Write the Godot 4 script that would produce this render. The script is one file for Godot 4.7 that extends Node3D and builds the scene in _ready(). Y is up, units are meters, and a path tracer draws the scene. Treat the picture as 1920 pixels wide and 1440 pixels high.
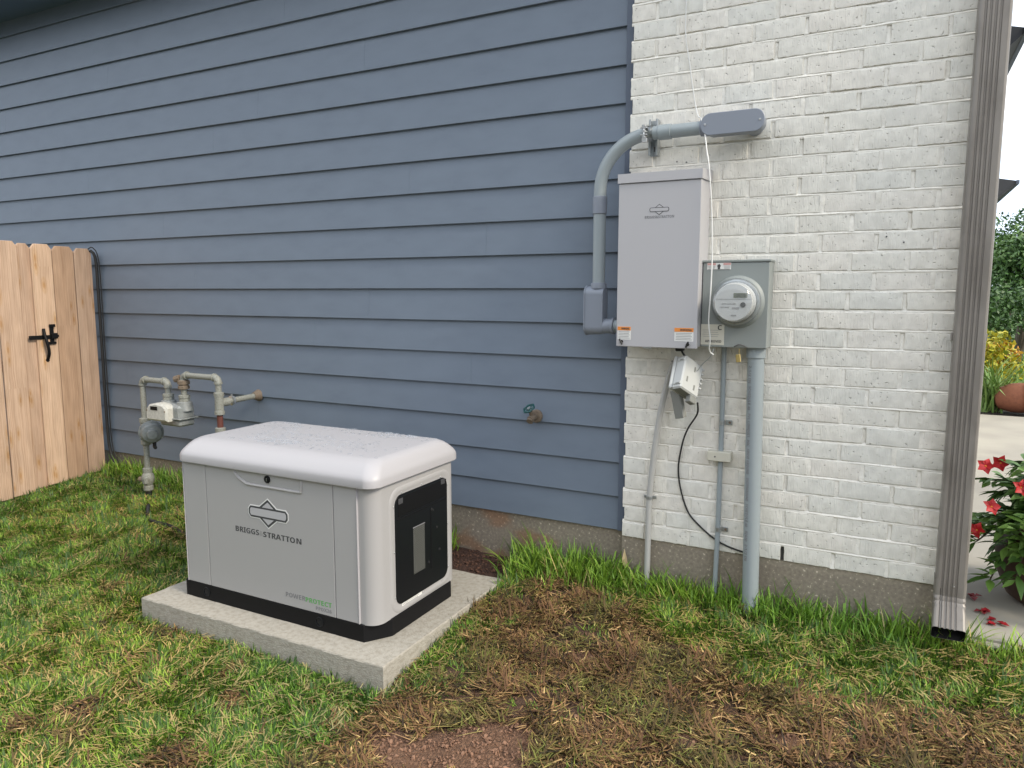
extends Node3D
# A side yard: standby generator on a concrete pad, grey lap siding, white painted brick with electric boxes.
# World: x along the wall (0 = where siding meets brick), y up (0 = lower edge of the siding), z out of the wall towards the viewer.

const LAP := 0.1778
const BRICK_Z := 0.06
const COURSE := 0.0826
const PITCH := 0.2165
const BED := 0.0105

var rng := RandomNumberGenerator.new()
var M := {}
var taken := {}
var bump_noise := FastNoiseLite.new()
var font_bold: SystemFont
var font_plain: SystemFont


# ---------------------------------------------------------------- shapes
class Soup:
	var p := PackedVector3Array()
	var cl := PackedColorArray()
	var tint := Color.WHITE
	var tinted := false

	func tri(a: Vector3, b: Vector3, c: Vector3) -> void:
		p.push_back(a)
		p.push_back(b)
		p.push_back(c)
		if tinted:
			for i in 3:
				cl.push_back(tint)

	func quad(a: Vector3, b: Vector3, c: Vector3, d: Vector3) -> void:
		tri(a, b, c)
		tri(a, c, d)

	func swap(i: int) -> void:
		var t := p[i + 1]
		p[i + 1] = p[i + 2]
		p[i + 2] = t

	func middle(from: int) -> Vector3:
		var m := Vector3.ZERO
		for i in range(from, p.size()):
			m += p[i]
		return m / maxf(1.0, p.size() - from)

	func fix(from: int) -> void:
		var m := middle(from)
		var vol := 0.0
		for i in range(from, p.size(), 3):
			vol += (p[i] - m).dot((p[i + 1] - m).cross(p[i + 2] - m))
		if vol < 0.0:
			for i in range(from, p.size(), 3):
				swap(i)

	func convex(from: int) -> void:
		var m := middle(from)
		for i in range(from, p.size(), 3):
			var n := (p[i + 1] - p[i]).cross(p[i + 2] - p[i])
			if n.dot((p[i] + p[i + 1] + p[i + 2]) / 3.0 - m) < 0.0:
				swap(i)

	func box(at: Vector3, size: Vector3, bevel := 0.0, turn := Basis()) -> Soup:
		var from := p.size()
		var h := size * 0.5
		var b := minf(bevel, minf(h.x, minf(h.y, h.z)) * 0.95)
		var corner := func(s: Vector3, axis: int) -> Vector3:
			var q := Vector3(s.x * (h.x - b), s.y * (h.y - b), s.z * (h.z - b))
			q[axis] = s[axis] * h[axis]
			return at + turn * q
		for a in 3:
			var u := (a + 1) % 3
			var v := (a + 2) % 3
			for sg in [-1.0, 1.0]:
				var q := []
				for k in [[-1.0, -1.0], [1.0, -1.0], [1.0, 1.0], [-1.0, 1.0]]:
					var s := Vector3.ZERO
					s[a] = sg
					s[u] = k[0]
					s[v] = k[1]
					q.append(corner.call(s, a))
				quad(q[0], q[1], q[2], q[3])
		if b > 0.0:
			for c in 3:
				var a := (c + 1) % 3
				var d := (c + 2) % 3
				for sa in [-1.0, 1.0]:
					for sd in [-1.0, 1.0]:
						var s := Vector3.ZERO
						s[a] = sa
						s[d] = sd
						s[c] = -1.0
						var s2 := s
						s2[c] = 1.0
						quad(corner.call(s, a), corner.call(s2, a), corner.call(s2, d), corner.call(s, d))
			for x in [-1.0, 1.0]:
				for y in [-1.0, 1.0]:
					for z in [-1.0, 1.0]:
						var s := Vector3(x, y, z)
						tri(corner.call(s, 0), corner.call(s, 1), corner.call(s, 2))
		convex(from)
		return self

	func loft(rings: Array, cap_a := true, cap_b := true) -> Soup:
		var from := p.size()
		var n: int = rings[0].size()
		for r in rings.size() - 1:
			for i in n:
				var j := (i + 1) % n
				var a: Vector3 = rings[r][i]
				var b: Vector3 = rings[r][j]
				var c: Vector3 = rings[r + 1][j]
				var d: Vector3 = rings[r + 1][i]
				if a.distance_squared_to(b) > 1e-12:
					tri(a, b, c)
				if c.distance_squared_to(d) > 1e-12:
					tri(a, c, d)
		for e in 2:
			if (e == 0 and not cap_a) or (e == 1 and not cap_b):
				continue
			var ring: PackedVector3Array = rings[0] if e == 0 else rings[-1]
			var m := Vector3.ZERO
			for q in ring:
				m += q
			m /= n
			if ring[0].distance_squared_to(m) < 1e-12:
				continue
			for i in n:
				var j := (i + 1) % n
				if e == 0:
					tri(ring[j], ring[i], m)
				else:
					tri(ring[i], ring[j], m)
		fix(from)
		return self

	func tube(pts: Array, radius: float, sides := 12, caps := true, radii := []) -> Soup:
		var rings := []
		var up := Vector3.UP
		var t0: Vector3 = (pts[1] - pts[0]).normalized()
		if absf(t0.dot(up)) > 0.9:
			up = Vector3.RIGHT
		var u := t0.cross(up).normalized()
		for i in pts.size():
			var t: Vector3
			if i == 0:
				t = t0
			elif i == pts.size() - 1:
				t = (pts[i] - pts[i - 1]).normalized()
			else:
				t = ((pts[i + 1] - pts[i]).normalized() + (pts[i] - pts[i - 1]).normalized()).normalized()
			u = (u - t * u.dot(t)).normalized()
			var w := t.cross(u)
			var r: float = radii[i] if radii.size() > i else radius
			var ring := PackedVector3Array()
			for k in sides:
				var a := TAU * k / sides
				ring.push_back(pts[i] + (u * cos(a) + w * sin(a)) * r)
			rings.append(ring)
		return loft(rings, caps, caps)

	func lathe(profile: Array, xf: Transform3D, sides := 24) -> Soup:
		# profile: Vector2(radius, height along local y)
		var rings := []
		for q in profile:
			var ring := PackedVector3Array()
			for k in sides:
				var a := TAU * k / sides
				ring.push_back(xf * Vector3(cos(a) * q.x, q.y, sin(a) * q.x))
			rings.append(ring)
		return loft(rings, profile[0].x > 1e-5, profile[-1].x > 1e-5)

	func prism(poly: PackedVector2Array, xf: Transform3D, depth: float, bevel := 0.0) -> Soup:
		# poly in local x,y; extruded along local z from 0 to depth
		var from := p.size()
		var n := poly.size()
		var inset := PackedVector2Array()
		var area := 0.0
		for i in n:
			area += poly[i].cross(poly[(i + 1) % n])
		var sg := signf(area)
		for i in n:
			var e0 := (poly[i] - poly[(i + n - 1) % n]).normalized()
			var e1 := (poly[(i + 1) % n] - poly[i]).normalized()
			var n0 := Vector2(-e0.y, e0.x) * sg
			var n1 := Vector2(-e1.y, e1.x) * sg
			var mid := (n0 + n1)
			mid = mid / maxf(0.5, mid.length_squared() * 0.5)
			inset.push_back(poly[i] + mid * bevel)
		var lay := [[poly, 0.0], [poly, depth - bevel]]
		if bevel > 0.0:
			lay.append([inset, depth])
		for r in lay.size() - 1:
			for i in n:
				var j := (i + 1) % n
				var A: PackedVector2Array = lay[r][0]
				var B: PackedVector2Array = lay[r + 1][0]
				var za: float = lay[r][1]
				var zb: float = lay[r + 1][1]
				quad(xf * Vector3(A[i].x, A[i].y, za), xf * Vector3(A[j].x, A[j].y, za), xf * Vector3(B[j].x, B[j].y, zb), xf * Vector3(B[i].x, B[i].y, zb))
		var split := from
		var tris := Geometry2D.triangulate_polygon(poly)
		var last: PackedVector2Array = lay[-1][0]
		for i in range(0, tris.size(), 3):
			var a := tris[i]
			var b := tris[i + 1]
			var c := tris[i + 2]
			if (poly[b] - poly[a]).cross(poly[c] - poly[a]) * sg < 0.0:
				var s := b
				b = c
				c = s
			tri(xf * Vector3(poly[a].x, poly[a].y, 0), xf * Vector3(poly[c].x, poly[c].y, 0), xf * Vector3(poly[b].x, poly[b].y, 0))
			tri(xf * Vector3(last[a].x, last[a].y, depth), xf * Vector3(last[b].x, last[b].y, depth), xf * Vector3(last[c].x, last[c].y, depth))
		fix(split)
		return self

	func shift(by: Vector3) -> void:
		for i in p.size():
			p[i] += by

	func mesh(crease := 35.0) -> ArrayMesh:
		var n := p.size()
		var fn := PackedVector3Array()
		fn.resize(n / 3)
		for f in n / 3:
			fn[f] = (p[f * 3 + 1] - p[f * 3]).cross(p[f * 3 + 2] - p[f * 3])
		var nv := PackedVector3Array()
		var nn := PackedVector3Array()
		var nc := PackedColorArray()
		var idx := PackedInt32Array()
		idx.resize(n)
		var has_col := cl.size() == n
		if crease <= 0.0:
			nv = p
			nn.resize(n)
			for i in n:
				nn[i] = fn[i / 3].normalized()
				idx[i] = i
			nc = cl
		else:
			var lim := cos(deg_to_rad(crease))
			var at := {}
			for i in n:
				var k := Vector3i((p[i] * 20000.0).round())
				if not at.has(k):
					at[k] = PackedInt32Array()
				at[k].push_back(i / 3)
			var made := {}
			for i in n:
				var k := Vector3i((p[i] * 20000.0).round())
				var own := fn[i / 3].normalized()
				var s := Vector3.ZERO
				for f in at[k]:
					if fn[f].normalized().dot(own) > lim:
						s += fn[f]
				s = s.normalized() if s.length_squared() > 1e-24 else own
				var key := [k, Vector3i((s * 200.0).round())]
				if not made.has(key):
					made[key] = nv.size()
					nv.push_back(p[i])
					nn.push_back(s)
					if has_col:
						nc.push_back(cl[i])
				idx[i] = made[key]
		for i in range(0, n, 3):
			var t := idx[i + 1]
			idx[i + 1] = idx[i + 2]
			idx[i + 2] = t
		var arr := []
		arr.resize(Mesh.ARRAY_MAX)
		arr[Mesh.ARRAY_VERTEX] = nv
		arr[Mesh.ARRAY_NORMAL] = nn
		if has_col:
			arr[Mesh.ARRAY_COLOR] = nc
		arr[Mesh.ARRAY_INDEX] = idx
		var m := ArrayMesh.new()
		m.add_surface_from_arrays(Mesh.PRIMITIVE_TRIANGLES, arr)
		return m


func rrect(w: float, h: float, r: float, seg := 5) -> PackedVector2Array:
	var out := PackedVector2Array()
	for c in 4:
		var ctr := Vector2((w * 0.5 - r) * (1 if c == 0 or c == 3 else -1), (h * 0.5 - r) * (1 if c < 2 else -1))
		for k in seg + 1:
			var a := PI * 0.5 * (c + float(k) / seg)
			out.push_back(ctr + Vector2(cos(a), sin(a)) * r)
	return out


func arc(a: Vector3, corner: Vector3, b: Vector3, r: float, seg := 6) -> Array:
	# rounded corner from the direction of a to the direction of b
	var u := (a - corner).normalized()
	var v := (b - corner).normalized()
	var out := []
	for k in seg + 1:
		var t := float(k) / seg
		var q0 := corner + u * r
		var q2 := corner + v * r
		out.append(q0.lerp(corner, t).lerp(corner.lerp(q2, t), t))
	return out


func smooth_path(pts: Array, step := 0.02) -> Array:
	var c := Curve3D.new()
	for i in pts.size():
		var t := Vector3.ZERO
		if i > 0 and i < pts.size() - 1:
			t = (pts[i + 1] - pts[i - 1]) / 6.0
		elif i == 0:
			t = (pts[1] - pts[0]) / 4.0
		else:
			t = (pts[i] - pts[i - 1]) / 4.0
		c.add_point(pts[i], -t, t)
	c.bake_interval = step
	return Array(c.get_baked_points())


# ---------------------------------------------------------------- objects
func numbered(called: String) -> String:
	if not taken.has(called):
		taken[called] = 0
		return called
	taken[called] += 1
	return "%s_%03d" % [called, taken[called]]


func tag(o: Node3D, label: String, category: String, group := "", kind := "") -> Node3D:
	o.set_meta("label", label)
	if category:
		o.set_meta("category", category)
	if group:
		o.set_meta("group", group)
	if kind:
		o.set_meta("kind", kind)
	return o


func thing(called: String, label: String, category: String, at: Vector3, group := "") -> Node3D:
	var o := Node3D.new()
	o.name = numbered(called)
	add_child(o)
	o.position = at
	return tag(o, label, category, group)


func origin_of(o: Node) -> Vector3:
	var at := Vector3.ZERO
	while o != null and o != self:
		at += (o as Node3D).position
		o = o.get_parent()
	return at


func part(called: String, s: Soup, m: Material, parent: Node3D, crease := 35.0) -> MeshInstance3D:
	s.shift(-origin_of(parent))
	return put(called, s.mesh(crease), m, parent)


func put(called: String, mesh: Mesh, m: Material, parent: Node3D) -> MeshInstance3D:
	var o := MeshInstance3D.new()
	o.name = called
	o.mesh = mesh
	o.material_override = m
	parent.add_child(o, true)
	return o


func single(called: String, s: Soup, m: Material, at: Vector3, label: String, category: String, group := "", crease := 35.0) -> MeshInstance3D:
	s.shift(-at)
	var o := put(numbered(called), s.mesh(crease), m, self)
	o.position = at
	tag(o, label, category, group)
	return o


func structure(called: String, mesh: Mesh, m: Material) -> MeshInstance3D:
	var o := put(numbered(called), mesh, m, self)
	o.set_meta("kind", "structure")
	return o


func text(words: String, width: float, height: float, at: Vector3, m: Material, parent: Node3D, turn := Basis(), called := "lettering", bold := true, deep := 0.0012) -> MeshInstance3D:
	var t := TextMesh.new()
	t.text = words
	t.font = font_bold if bold else font_plain
	t.font_size = 32
	t.pixel_size = 0.01
	t.depth = 0.05
	t.curve_step = 2.0
	var bb := t.get_aabb()
	var o := put(called, t, m, parent)
	var sc := Vector3(width / maxf(bb.size.x, 1e-4), height / maxf(bb.size.y, 1e-4), deep / 0.05)
	o.basis = turn * Basis.from_scale(sc)
	o.position = at - origin_of(parent) - o.basis * (bb.position + bb.size * 0.5)
	return o


# ---------------------------------------------------------------- textures and materials
func seamless(freq: float, octaves: int, sd: int, size := 512, kind := FastNoiseLite.TYPE_SIMPLEX_SMOOTH) -> Image:
	var n := FastNoiseLite.new()
	n.seed = sd
	n.noise_type = kind
	n.frequency = freq
	n.fractal_type = FastNoiseLite.FRACTAL_FBM if octaves > 1 else FastNoiseLite.FRACTAL_NONE
	n.fractal_octaves = octaves
	return n.get_seamless_image(size, size, false, false, 0.1, true)


func grey_bytes(im: Image) -> PackedByteArray:
	im.convert(Image.FORMAT_L8)
	return im.get_data()


func ramp_tex(im: Image, stops: Array) -> ImageTexture:
	# stops: [position, Color] pairs; a grey picture becomes a coloured one
	var g := Gradient.new()
	var off := PackedFloat32Array()
	var cols := PackedColorArray()
	for s in stops:
		off.push_back(s[0])
		cols.push_back(s[1])
	g.offsets = off
	g.colors = cols
	var lut := PackedByteArray()
	for i in 256:
		var c := g.sample(i / 255.0)
		lut.push_back(c.r8)
		lut.push_back(c.g8)
		lut.push_back(c.b8)
	var d := grey_bytes(im)
	var out := PackedByteArray()
	out.resize(d.size() * 3)
	for i in d.size():
		var k := d[i] * 3
		out[i * 3] = lut[k]
		out[i * 3 + 1] = lut[k + 1]
		out[i * 3 + 2] = lut[k + 2]
	return ImageTexture.create_from_image(Image.create_from_data(im.get_width(), im.get_height(), false, Image.FORMAT_RGB8, out))


func lin(r: float, g: float, b: float) -> Color:
	return Color(r, g, b).linear_to_srgb()


func mat(called: String, c: Color, rough := 0.6, metal := 0.0) -> StandardMaterial3D:
	var m := StandardMaterial3D.new()
	m.resource_name = called
	m.albedo_color = c
	m.roughness = rough
	m.metallic = metal
	M[called] = m
	return m


func surf(m: StandardMaterial3D, tex: Texture2D, per_metre: Vector3, height: Texture2D = null, cm := 0.0, world := true) -> StandardMaterial3D:
	m.uv1_triplanar = true
	m.uv1_world_triplanar = world
	m.uv1_scale = per_metre
	m.uv1_triplanar_sharpness = 4.0
	if tex:
		m.albedo_texture = tex
	if height:
		m.heightmap_enabled = true
		m.heightmap_texture = height
		m.heightmap_scale = cm
	return m


func make_materials() -> void:
	var w := Color.WHITE
	var blotch := seamless(0.008, 5, 11)
	var grain := seamless(0.06, 4, 12)
	var fine := ImageTexture.create_from_image(grain)
	var soft_tex := ramp_tex(blotch, [[0.0, Color(0.86, 0.86, 0.87)], [0.5, Color(0.95, 0.95, 0.95)], [1.0, w]])
	# painted lap siding
	var stroke := seamless(0.02, 4, 13)
	surf(mat("siding", lin(0.158, 0.196, 0.252), 0.58), ramp_tex(stroke, [[0.0, Color(0.945, 0.945, 0.95)], [0.4, Color(0.975, 0.975, 0.975)], [1.0, w]]), Vector3(0.35, 0.9, 0.35), fine, 0.006)
	mat("trim", lin(0.100, 0.125, 0.175), 0.6)
	mat("soffit", lin(0.13, 0.185, 0.27), 0.65)
	# painted brick: brush strokes and wire-cut lines down the face, pits
	var a := grey_bytes(seamless(0.03, 4, 21, 1024))
	var b := grey_bytes(seamless(0.012, 5, 22, 1024))
	var pit := grey_bytes(seamless(0.045, 2, 23, 1024))
	var hb := PackedByteArray()
	hb.resize(1024 * 1024)
	var cb := PackedByteArray()
	cb.resize(1024 * 1024 * 3)
	for y in 1024:
		for x in 1024:
			var i := y * 1024 + x
			var st := a[((y / 3) % 1024) * 1024 + ((x * 5) % 1024)] / 255.0
			var lg := b[i] / 255.0
			var pt := pit[i] / 255.0
			var hole := clampf((0.21 - pt) * 9.0, 0.0, 1.0)
			hb[i] = int(clampf(0.35 + 0.42 * (st - 0.5) + 0.25 * (lg - 0.5) + 0.25 - 0.5 * hole, 0.0, 1.0) * 255.0)
			var t := 0.955 + 0.045 * smoothstep(0.25, 0.75, lg)
			t *= 1.0 - 0.24 * clampf((0.15 - pt) * 12.0, 0.0, 1.0)
			cb[i * 3] = int(255.0 * t)
			cb[i * 3 + 1] = int(254.0 * t)
			cb[i * 3 + 2] = int(251.0 * t)
	var brick_h := ImageTexture.create_from_image(Image.create_from_data(1024, 1024, false, Image.FORMAT_L8, hb))
	var brick_c := ImageTexture.create_from_image(Image.create_from_data(1024, 1024, false, Image.FORMAT_RGB8, cb))
	var k := 0
	for c in [lin(0.785, 0.770, 0.725), lin(0.755, 0.75, 0.715), lin(0.80, 0.775, 0.73), lin(0.775, 0.762, 0.722)]:
		surf(mat("brick_%d" % k, c, 0.72), brick_c, Vector3(1.25, 1.25, 1.25), brick_h, 0.45)
		k += 1
	surf(mat("mortar", lin(0.835, 0.815, 0.77), 0.75), brick_c, Vector3(1.9, 1.9, 1.9), fine, 0.12)
	# concrete
	var conc := seamless(0.02, 6, 31, 1024)
	var conc_h := ImageTexture.create_from_image(seamless(0.05, 4, 32, 1024))
	surf(mat("pad_concrete", lin(0.40, 0.375, 0.33), 0.85), ramp_tex(conc, [[0.0, Color(0.84, 0.83, 0.81)], [0.45, Color(0.94, 0.935, 0.925)], [1.0, w]]), Vector3(1.4, 2.0, 1.4), conc_h, 0.18)
	surf(mat("drive_concrete", lin(0.40, 0.375, 0.325), 0.85), soft_tex, Vector3(0.25, 0.25, 0.25), conc_h, 0.01)
	var fm := surf(mat("foundation", w, 0.9), ramp_tex(conc, [[0.0, Color(0.62, 0.615, 0.61)], [0.5, Color(0.70, 0.695, 0.69)], [0.80, Color(0.73, 0.73, 0.72)], [0.825, w], [1.0, w]]), Vector3(2.2, 2.2, 2.2), conc_h, 0.08)
	fm.vertex_color_use_as_albedo = true
	# soil
	var sm := surf(mat("soil", w, 0.95), ramp_tex(seamless(0.03, 6, 41, 1024), [[0.0, Color(0.62, 0.58, 0.55)], [0.5, Color(0.86, 0.84, 0.82)], [1.0, w]]), Vector3(1.6, 1.6, 1.6), conc_h, 1.4)
	sm.vertex_color_use_as_albedo = true
	surf(mat("mulch", lin(0.030, 0.021, 0.017), 0.95), soft_tex, Vector3(3, 3, 3), conc_h, 1.5)
	surf(mat("far_lawn", lin(0.07, 0.13, 0.03), 0.95), soft_tex, Vector3(1, 1, 1), conc_h, 1.0)
	# generator
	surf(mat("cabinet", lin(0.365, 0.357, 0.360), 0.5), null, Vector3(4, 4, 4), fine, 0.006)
	mat("gap_dark", lin(0.10, 0.10, 0.10), 0.7)
	# lid paint, and the clear water of the drops on it
	var wt := mat("rain_water", Color(0.95, 0.97, 1.0, 0.06), 0.03)
	wt.transparency = BaseMaterial3D.TRANSPARENCY_ALPHA
	wt.metallic_specular = 0.9
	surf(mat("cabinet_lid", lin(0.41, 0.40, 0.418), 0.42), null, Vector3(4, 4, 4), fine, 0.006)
	surf(mat("black_plastic", lin(0.006, 0.006, 0.007), 0.55), null, Vector3(6, 6, 6), fine, 0.02)
	M.black_plastic.metallic_specular = 0.3
	mat("grille_black", lin(0.006, 0.007, 0.009), 0.42)
	M.grille_black.metallic_specular = 0.35
	var mesh_im := Image.create(64, 64, false, Image.FORMAT_RGB8)
	for y in 64:
		for x in 64:
			var d := Vector2(fmod(x + (16 if (y / 16) % 2 == 1 else 0), 32) - 15.5, fmod(y, 16) * 1.6 - 12.8)
			mesh_im.set_pixel(x, y, Color(0.05, 0.05, 0.05) if d.length() < 10.5 else Color(0.72, 0.72, 0.71))
	surf(mat("perforated", lin(0.36, 0.37, 0.36), 0.5, 0.3), ImageTexture.create_from_image(mesh_im), Vector3(58, 58, 58))
	mat("print_dark", lin(0.055, 0.055, 0.06), 0.55)
	mat("print_mid", lin(0.27, 0.27, 0.27), 0.5)
	mat("print_light", lin(0.70, 0.70, 0.69), 0.5)
	mat("print_green", lin(0.10, 0.33, 0.09), 0.55)
	mat("print_grey", lin(0.20, 0.20, 0.21), 0.55)
	mat("sticker_white", lin(0.72, 0.72, 0.70), 0.5)
	mat("sticker_orange", lin(0.72, 0.25, 0.05), 0.5)
	mat("sticker_red", lin(0.60, 0.33, 0.31), 0.5)
	mat("sticker_cream", lin(0.58, 0.56, 0.48), 0.6)
	# electric gear
	surf(mat("box_paint", lin(0.435, 0.43, 0.45), 0.5), null, Vector3(4, 4, 4), fine, 0.008)
	surf(mat("meter_box_paint", lin(0.255, 0.278, 0.272), 0.5), null, Vector3(4, 4, 4), fine, 0.008)
	mat("pvc", lin(0.285, 0.325, 0.345), 0.42)
	mat("pvc_fitting", lin(0.225, 0.25, 0.30), 0.45)
	mat("pvc_pale", lin(0.42, 0.42, 0.41), 0.5)
	surf(mat("galvanised", lin(0.48, 0.51, 0.52), 0.34, 0.75), soft_tex, Vector3(9, 9, 9))
	mat("steel_bright", lin(0.62, 0.63, 0.63), 0.28, 0.85)
	mat("black_rubber", lin(0.014, 0.014, 0.015), 0.55)
	mat("white_cable", lin(0.70, 0.70, 0.68), 0.5)
	mat("telecom_plastic", lin(0.47, 0.48, 0.47), 0.5)
	mat("telecom_dark", lin(0.20, 0.205, 0.19), 0.65)
	mat("cream_plastic", lin(0.55, 0.53, 0.45), 0.55)
	mat("meter_face", lin(0.46, 0.47, 0.47), 0.5)
	mat("lcd", lin(0.13, 0.145, 0.115), 0.3)
	mat("brass", lin(0.55, 0.42, 0.17), 0.4, 0.8)
	var gl := mat("meter_glass", Color(0.92, 0.95, 0.95, 0.05), 0.04)
	gl.transparency = BaseMaterial3D.TRANSPARENCY_ALPHA
	# gas meter
	surf(mat("gas_pipe", lin(0.30, 0.31, 0.285), 0.55), ramp_tex(seamless(0.03, 5, 61), [[0.0, Color(0.62, 0.55, 0.48)], [0.3, Color(0.9, 0.89, 0.87)], [1.0, w]]), Vector3(5, 5, 5), fine, 0.03)
	surf(mat("rusty", lin(0.20, 0.165, 0.125), 0.75), ramp_tex(seamless(0.05, 5, 62), [[0.0, Color(0.70, 0.50, 0.38)], [0.6, w], [1.0, w]]), Vector3(9, 9, 9), fine, 0.05)
	mat("red_brown_paint", lin(0.125, 0.04, 0.03), 0.6)
	surf(mat("meter_white", lin(0.58, 0.57, 0.52), 0.55), soft_tex, Vector3(8, 8, 8))
	surf(mat("meter_casting", lin(0.33, 0.345, 0.34), 0.5, 0.3), soft_tex, Vector3(8, 8, 8), fine, 0.04)
	surf(mat("regulator_grey", lin(0.27, 0.29, 0.29), 0.55, 0.2), soft_tex, Vector3(8, 8, 8), fine, 0.04)
	mat("faucet_green", lin(0.006, 0.070, 0.070), 0.4)
	# downspout: dusty brown-grey aluminium
	surf(mat("downspout", lin(0.235, 0.215, 0.195), 0.42, 0.15), ramp_tex(seamless(0.01, 4, 71), [[0.0, Color(0.84, 0.83, 0.82)], [0.6, w], [1.0, w]]), Vector3(1.4, 0.5, 1.4))
	mat("roof_dark", lin(0.055, 0.058, 0.066), 0.8)
	# wood: grain down the board, knots
	var gr := grey_bytes(seamless(0.025, 5, 81, 1024))
	var wv := grey_bytes(seamless(0.006, 3, 82, 1024))
	var kn := grey_bytes(seamless(0.011, 1, 83, 1024, FastNoiseLite.TYPE_CELLULAR))
	var wd := PackedByteArray()
	wd.resize(1024 * 1024 * 3)
	var rk := RandomNumberGenerator.new()
	rk.seed = 5
	var knots := []
	for i in 34:
		knots.append(Vector3(rk.randf_range(0, 1024), rk.randf_range(0, 1024), rk.randf_range(5.0, 11.0)))
	var knot_map := PackedFloat32Array()
	knot_map.resize(1024 * 1024)
	for q in knots:
		var rad := int(q.z * 4.0)
		for dy in range(-rad, rad + 1):
			for dx in range(-rad, rad + 1):
				var xx := posmod(int(q.x) + dx, 1024)
				var yy := posmod(int(q.y) + dy, 1024)
				var dd: float = Vector2(dx, dy * 0.7).length() / q.z
				knot_map[yy * 1024 + xx] = maxf(knot_map[yy * 1024 + xx], clampf(1.6 - dd, 0.0, 1.0) + 0.35 * clampf(1.0 - absf(dd - 2.0), 0.0, 1.0))
	for y in 1024:
		for x in 1024:
			var i := y * 1024 + x
			var wob := int((wv[i] / 255.0 - 0.5) * 70.0)
			var g := gr[((y / 30) % 1024) * 1024 + posmod(x * 4 + wob, 1024)] / 255.0
			var lg := wv[((y * 1) % 1024) * 1024 + ((x * 2) % 1024)] / 255.0
			var kv := knot_map[i]
			var t := 0.78 + 0.20 * g + 0.10 * (lg - 0.5)
			var red := 1.0 - 0.17 * clampf(kv, 0.0, 1.0)
			wd[i * 3] = int(clampf(t * 1.04 * (0.45 + 0.55 * red), 0.0, 1.0) * 255.0)
			wd[i * 3 + 1] = int(clampf((t - 0.015 - 0.05 * (1.0 - g)) * red, 0.0, 1.0) * 255.0)
			wd[i * 3 + 2] = int(clampf((t - 0.04 - 0.09 * (1.0 - g)) * red * red, 0.0, 1.0) * 255.0)
	var wood := ImageTexture.create_from_image(Image.create_from_data(1024, 1024, false, Image.FORMAT_RGB8, wd))
	k = 0
	for c in [lin(0.56, 0.47, 0.375), lin(0.64, 0.535, 0.42), lin(0.49, 0.385, 0.285), lin(0.58, 0.485, 0.39), lin(0.52, 0.43, 0.345)]:
		surf(mat("wood_%d" % k, c, 0.75), wood, Vector3(1.4, 0.55, 1.4), fine, 0.02)
		M["wood_%d" % k].uv1_offset = Vector3(0.37 * k, 0.23 * k, 0.61 * k)
		k += 1
	var cl := mat("clod", w, 0.95)
	cl.vertex_color_use_as_albedo = true
	# plants
	for q in [["leafy", 0.55, 0.35], ["grassy", 0.6, 0.4], ["dead_grassy", 0.85, 0.1], ["petal", 0.5, 0.25]]:
		var m := mat(q[0], w, q[1])
		m.vertex_color_use_as_albedo = true
		m.backlight = Color(q[2], q[2], q[2])
	surf(mat("bark", lin(0.10, 0.08, 0.06), 0.9), soft_tex, Vector3(4, 1, 4), fine, 0.3)
	surf(mat("terracotta", lin(0.28, 0.105, 0.06), 0.8), soft_tex, Vector3(5, 5, 5), fine, 0.05)
	surf(mat("pot_brown", lin(0.09, 0.048, 0.032), 0.5), soft_tex, Vector3(5, 5, 5), fine, 0.05)


# ---------------------------------------------------------------- terrain
const GX := [-10.0, -4.15, -3.2, -2.0, -0.55, 0.1, 0.7, 1.5, 4.0]
const GZ := [0.0, 0.5, 1.3, 2.2, 5.0]
const GY := [[-0.12, -0.17, -0.28, -0.36, -0.4], [-0.14, -0.18, -0.28, -0.36, -0.4], [-0.15, -0.2, -0.32, -0.38, -0.42], [-0.2, -0.27, -0.385, -0.42, -0.44], [-0.27, -0.30, -0.39, -0.43, -0.45], [-0.235, -0.3, -0.38, -0.43, -0.45], [-0.235, -0.305, -0.38, -0.43, -0.45], [-0.225, -0.295, -0.37, -0.43, -0.45], [-0.225, -0.30, -0.37, -0.43, -0.45]]


func ground_y(x: float, z: float) -> float:
	var cx := clampf(x, -10.0, 3.999)
	var cz := clampf(z, 0.0, 4.999)
	var i := 0
	while GX[i + 1] <= cx:
		i += 1
	var k := 0
	while GZ[k + 1] <= cz:
		k += 1
	var a: float = (cx - GX[i]) / (GX[i + 1] - GX[i])
	var b: float = (cz - GZ[k]) / (GZ[k + 1] - GZ[k])
	var y: float = lerpf(lerpf(GY[i][k], GY[i + 1][k], a), lerpf(GY[i][k + 1], GY[i + 1][k + 1], a), b)
	y += bump_noise.get_noise_2d(x * 100.0, z * 100.0) * 0.014 + bump_noise.get_noise_2d(x * 420.0 + 900.0, z * 420.0) * 0.006
	if z < 0.0:
		y -= minf(0.10, -z * 0.3)
	return y


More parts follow.
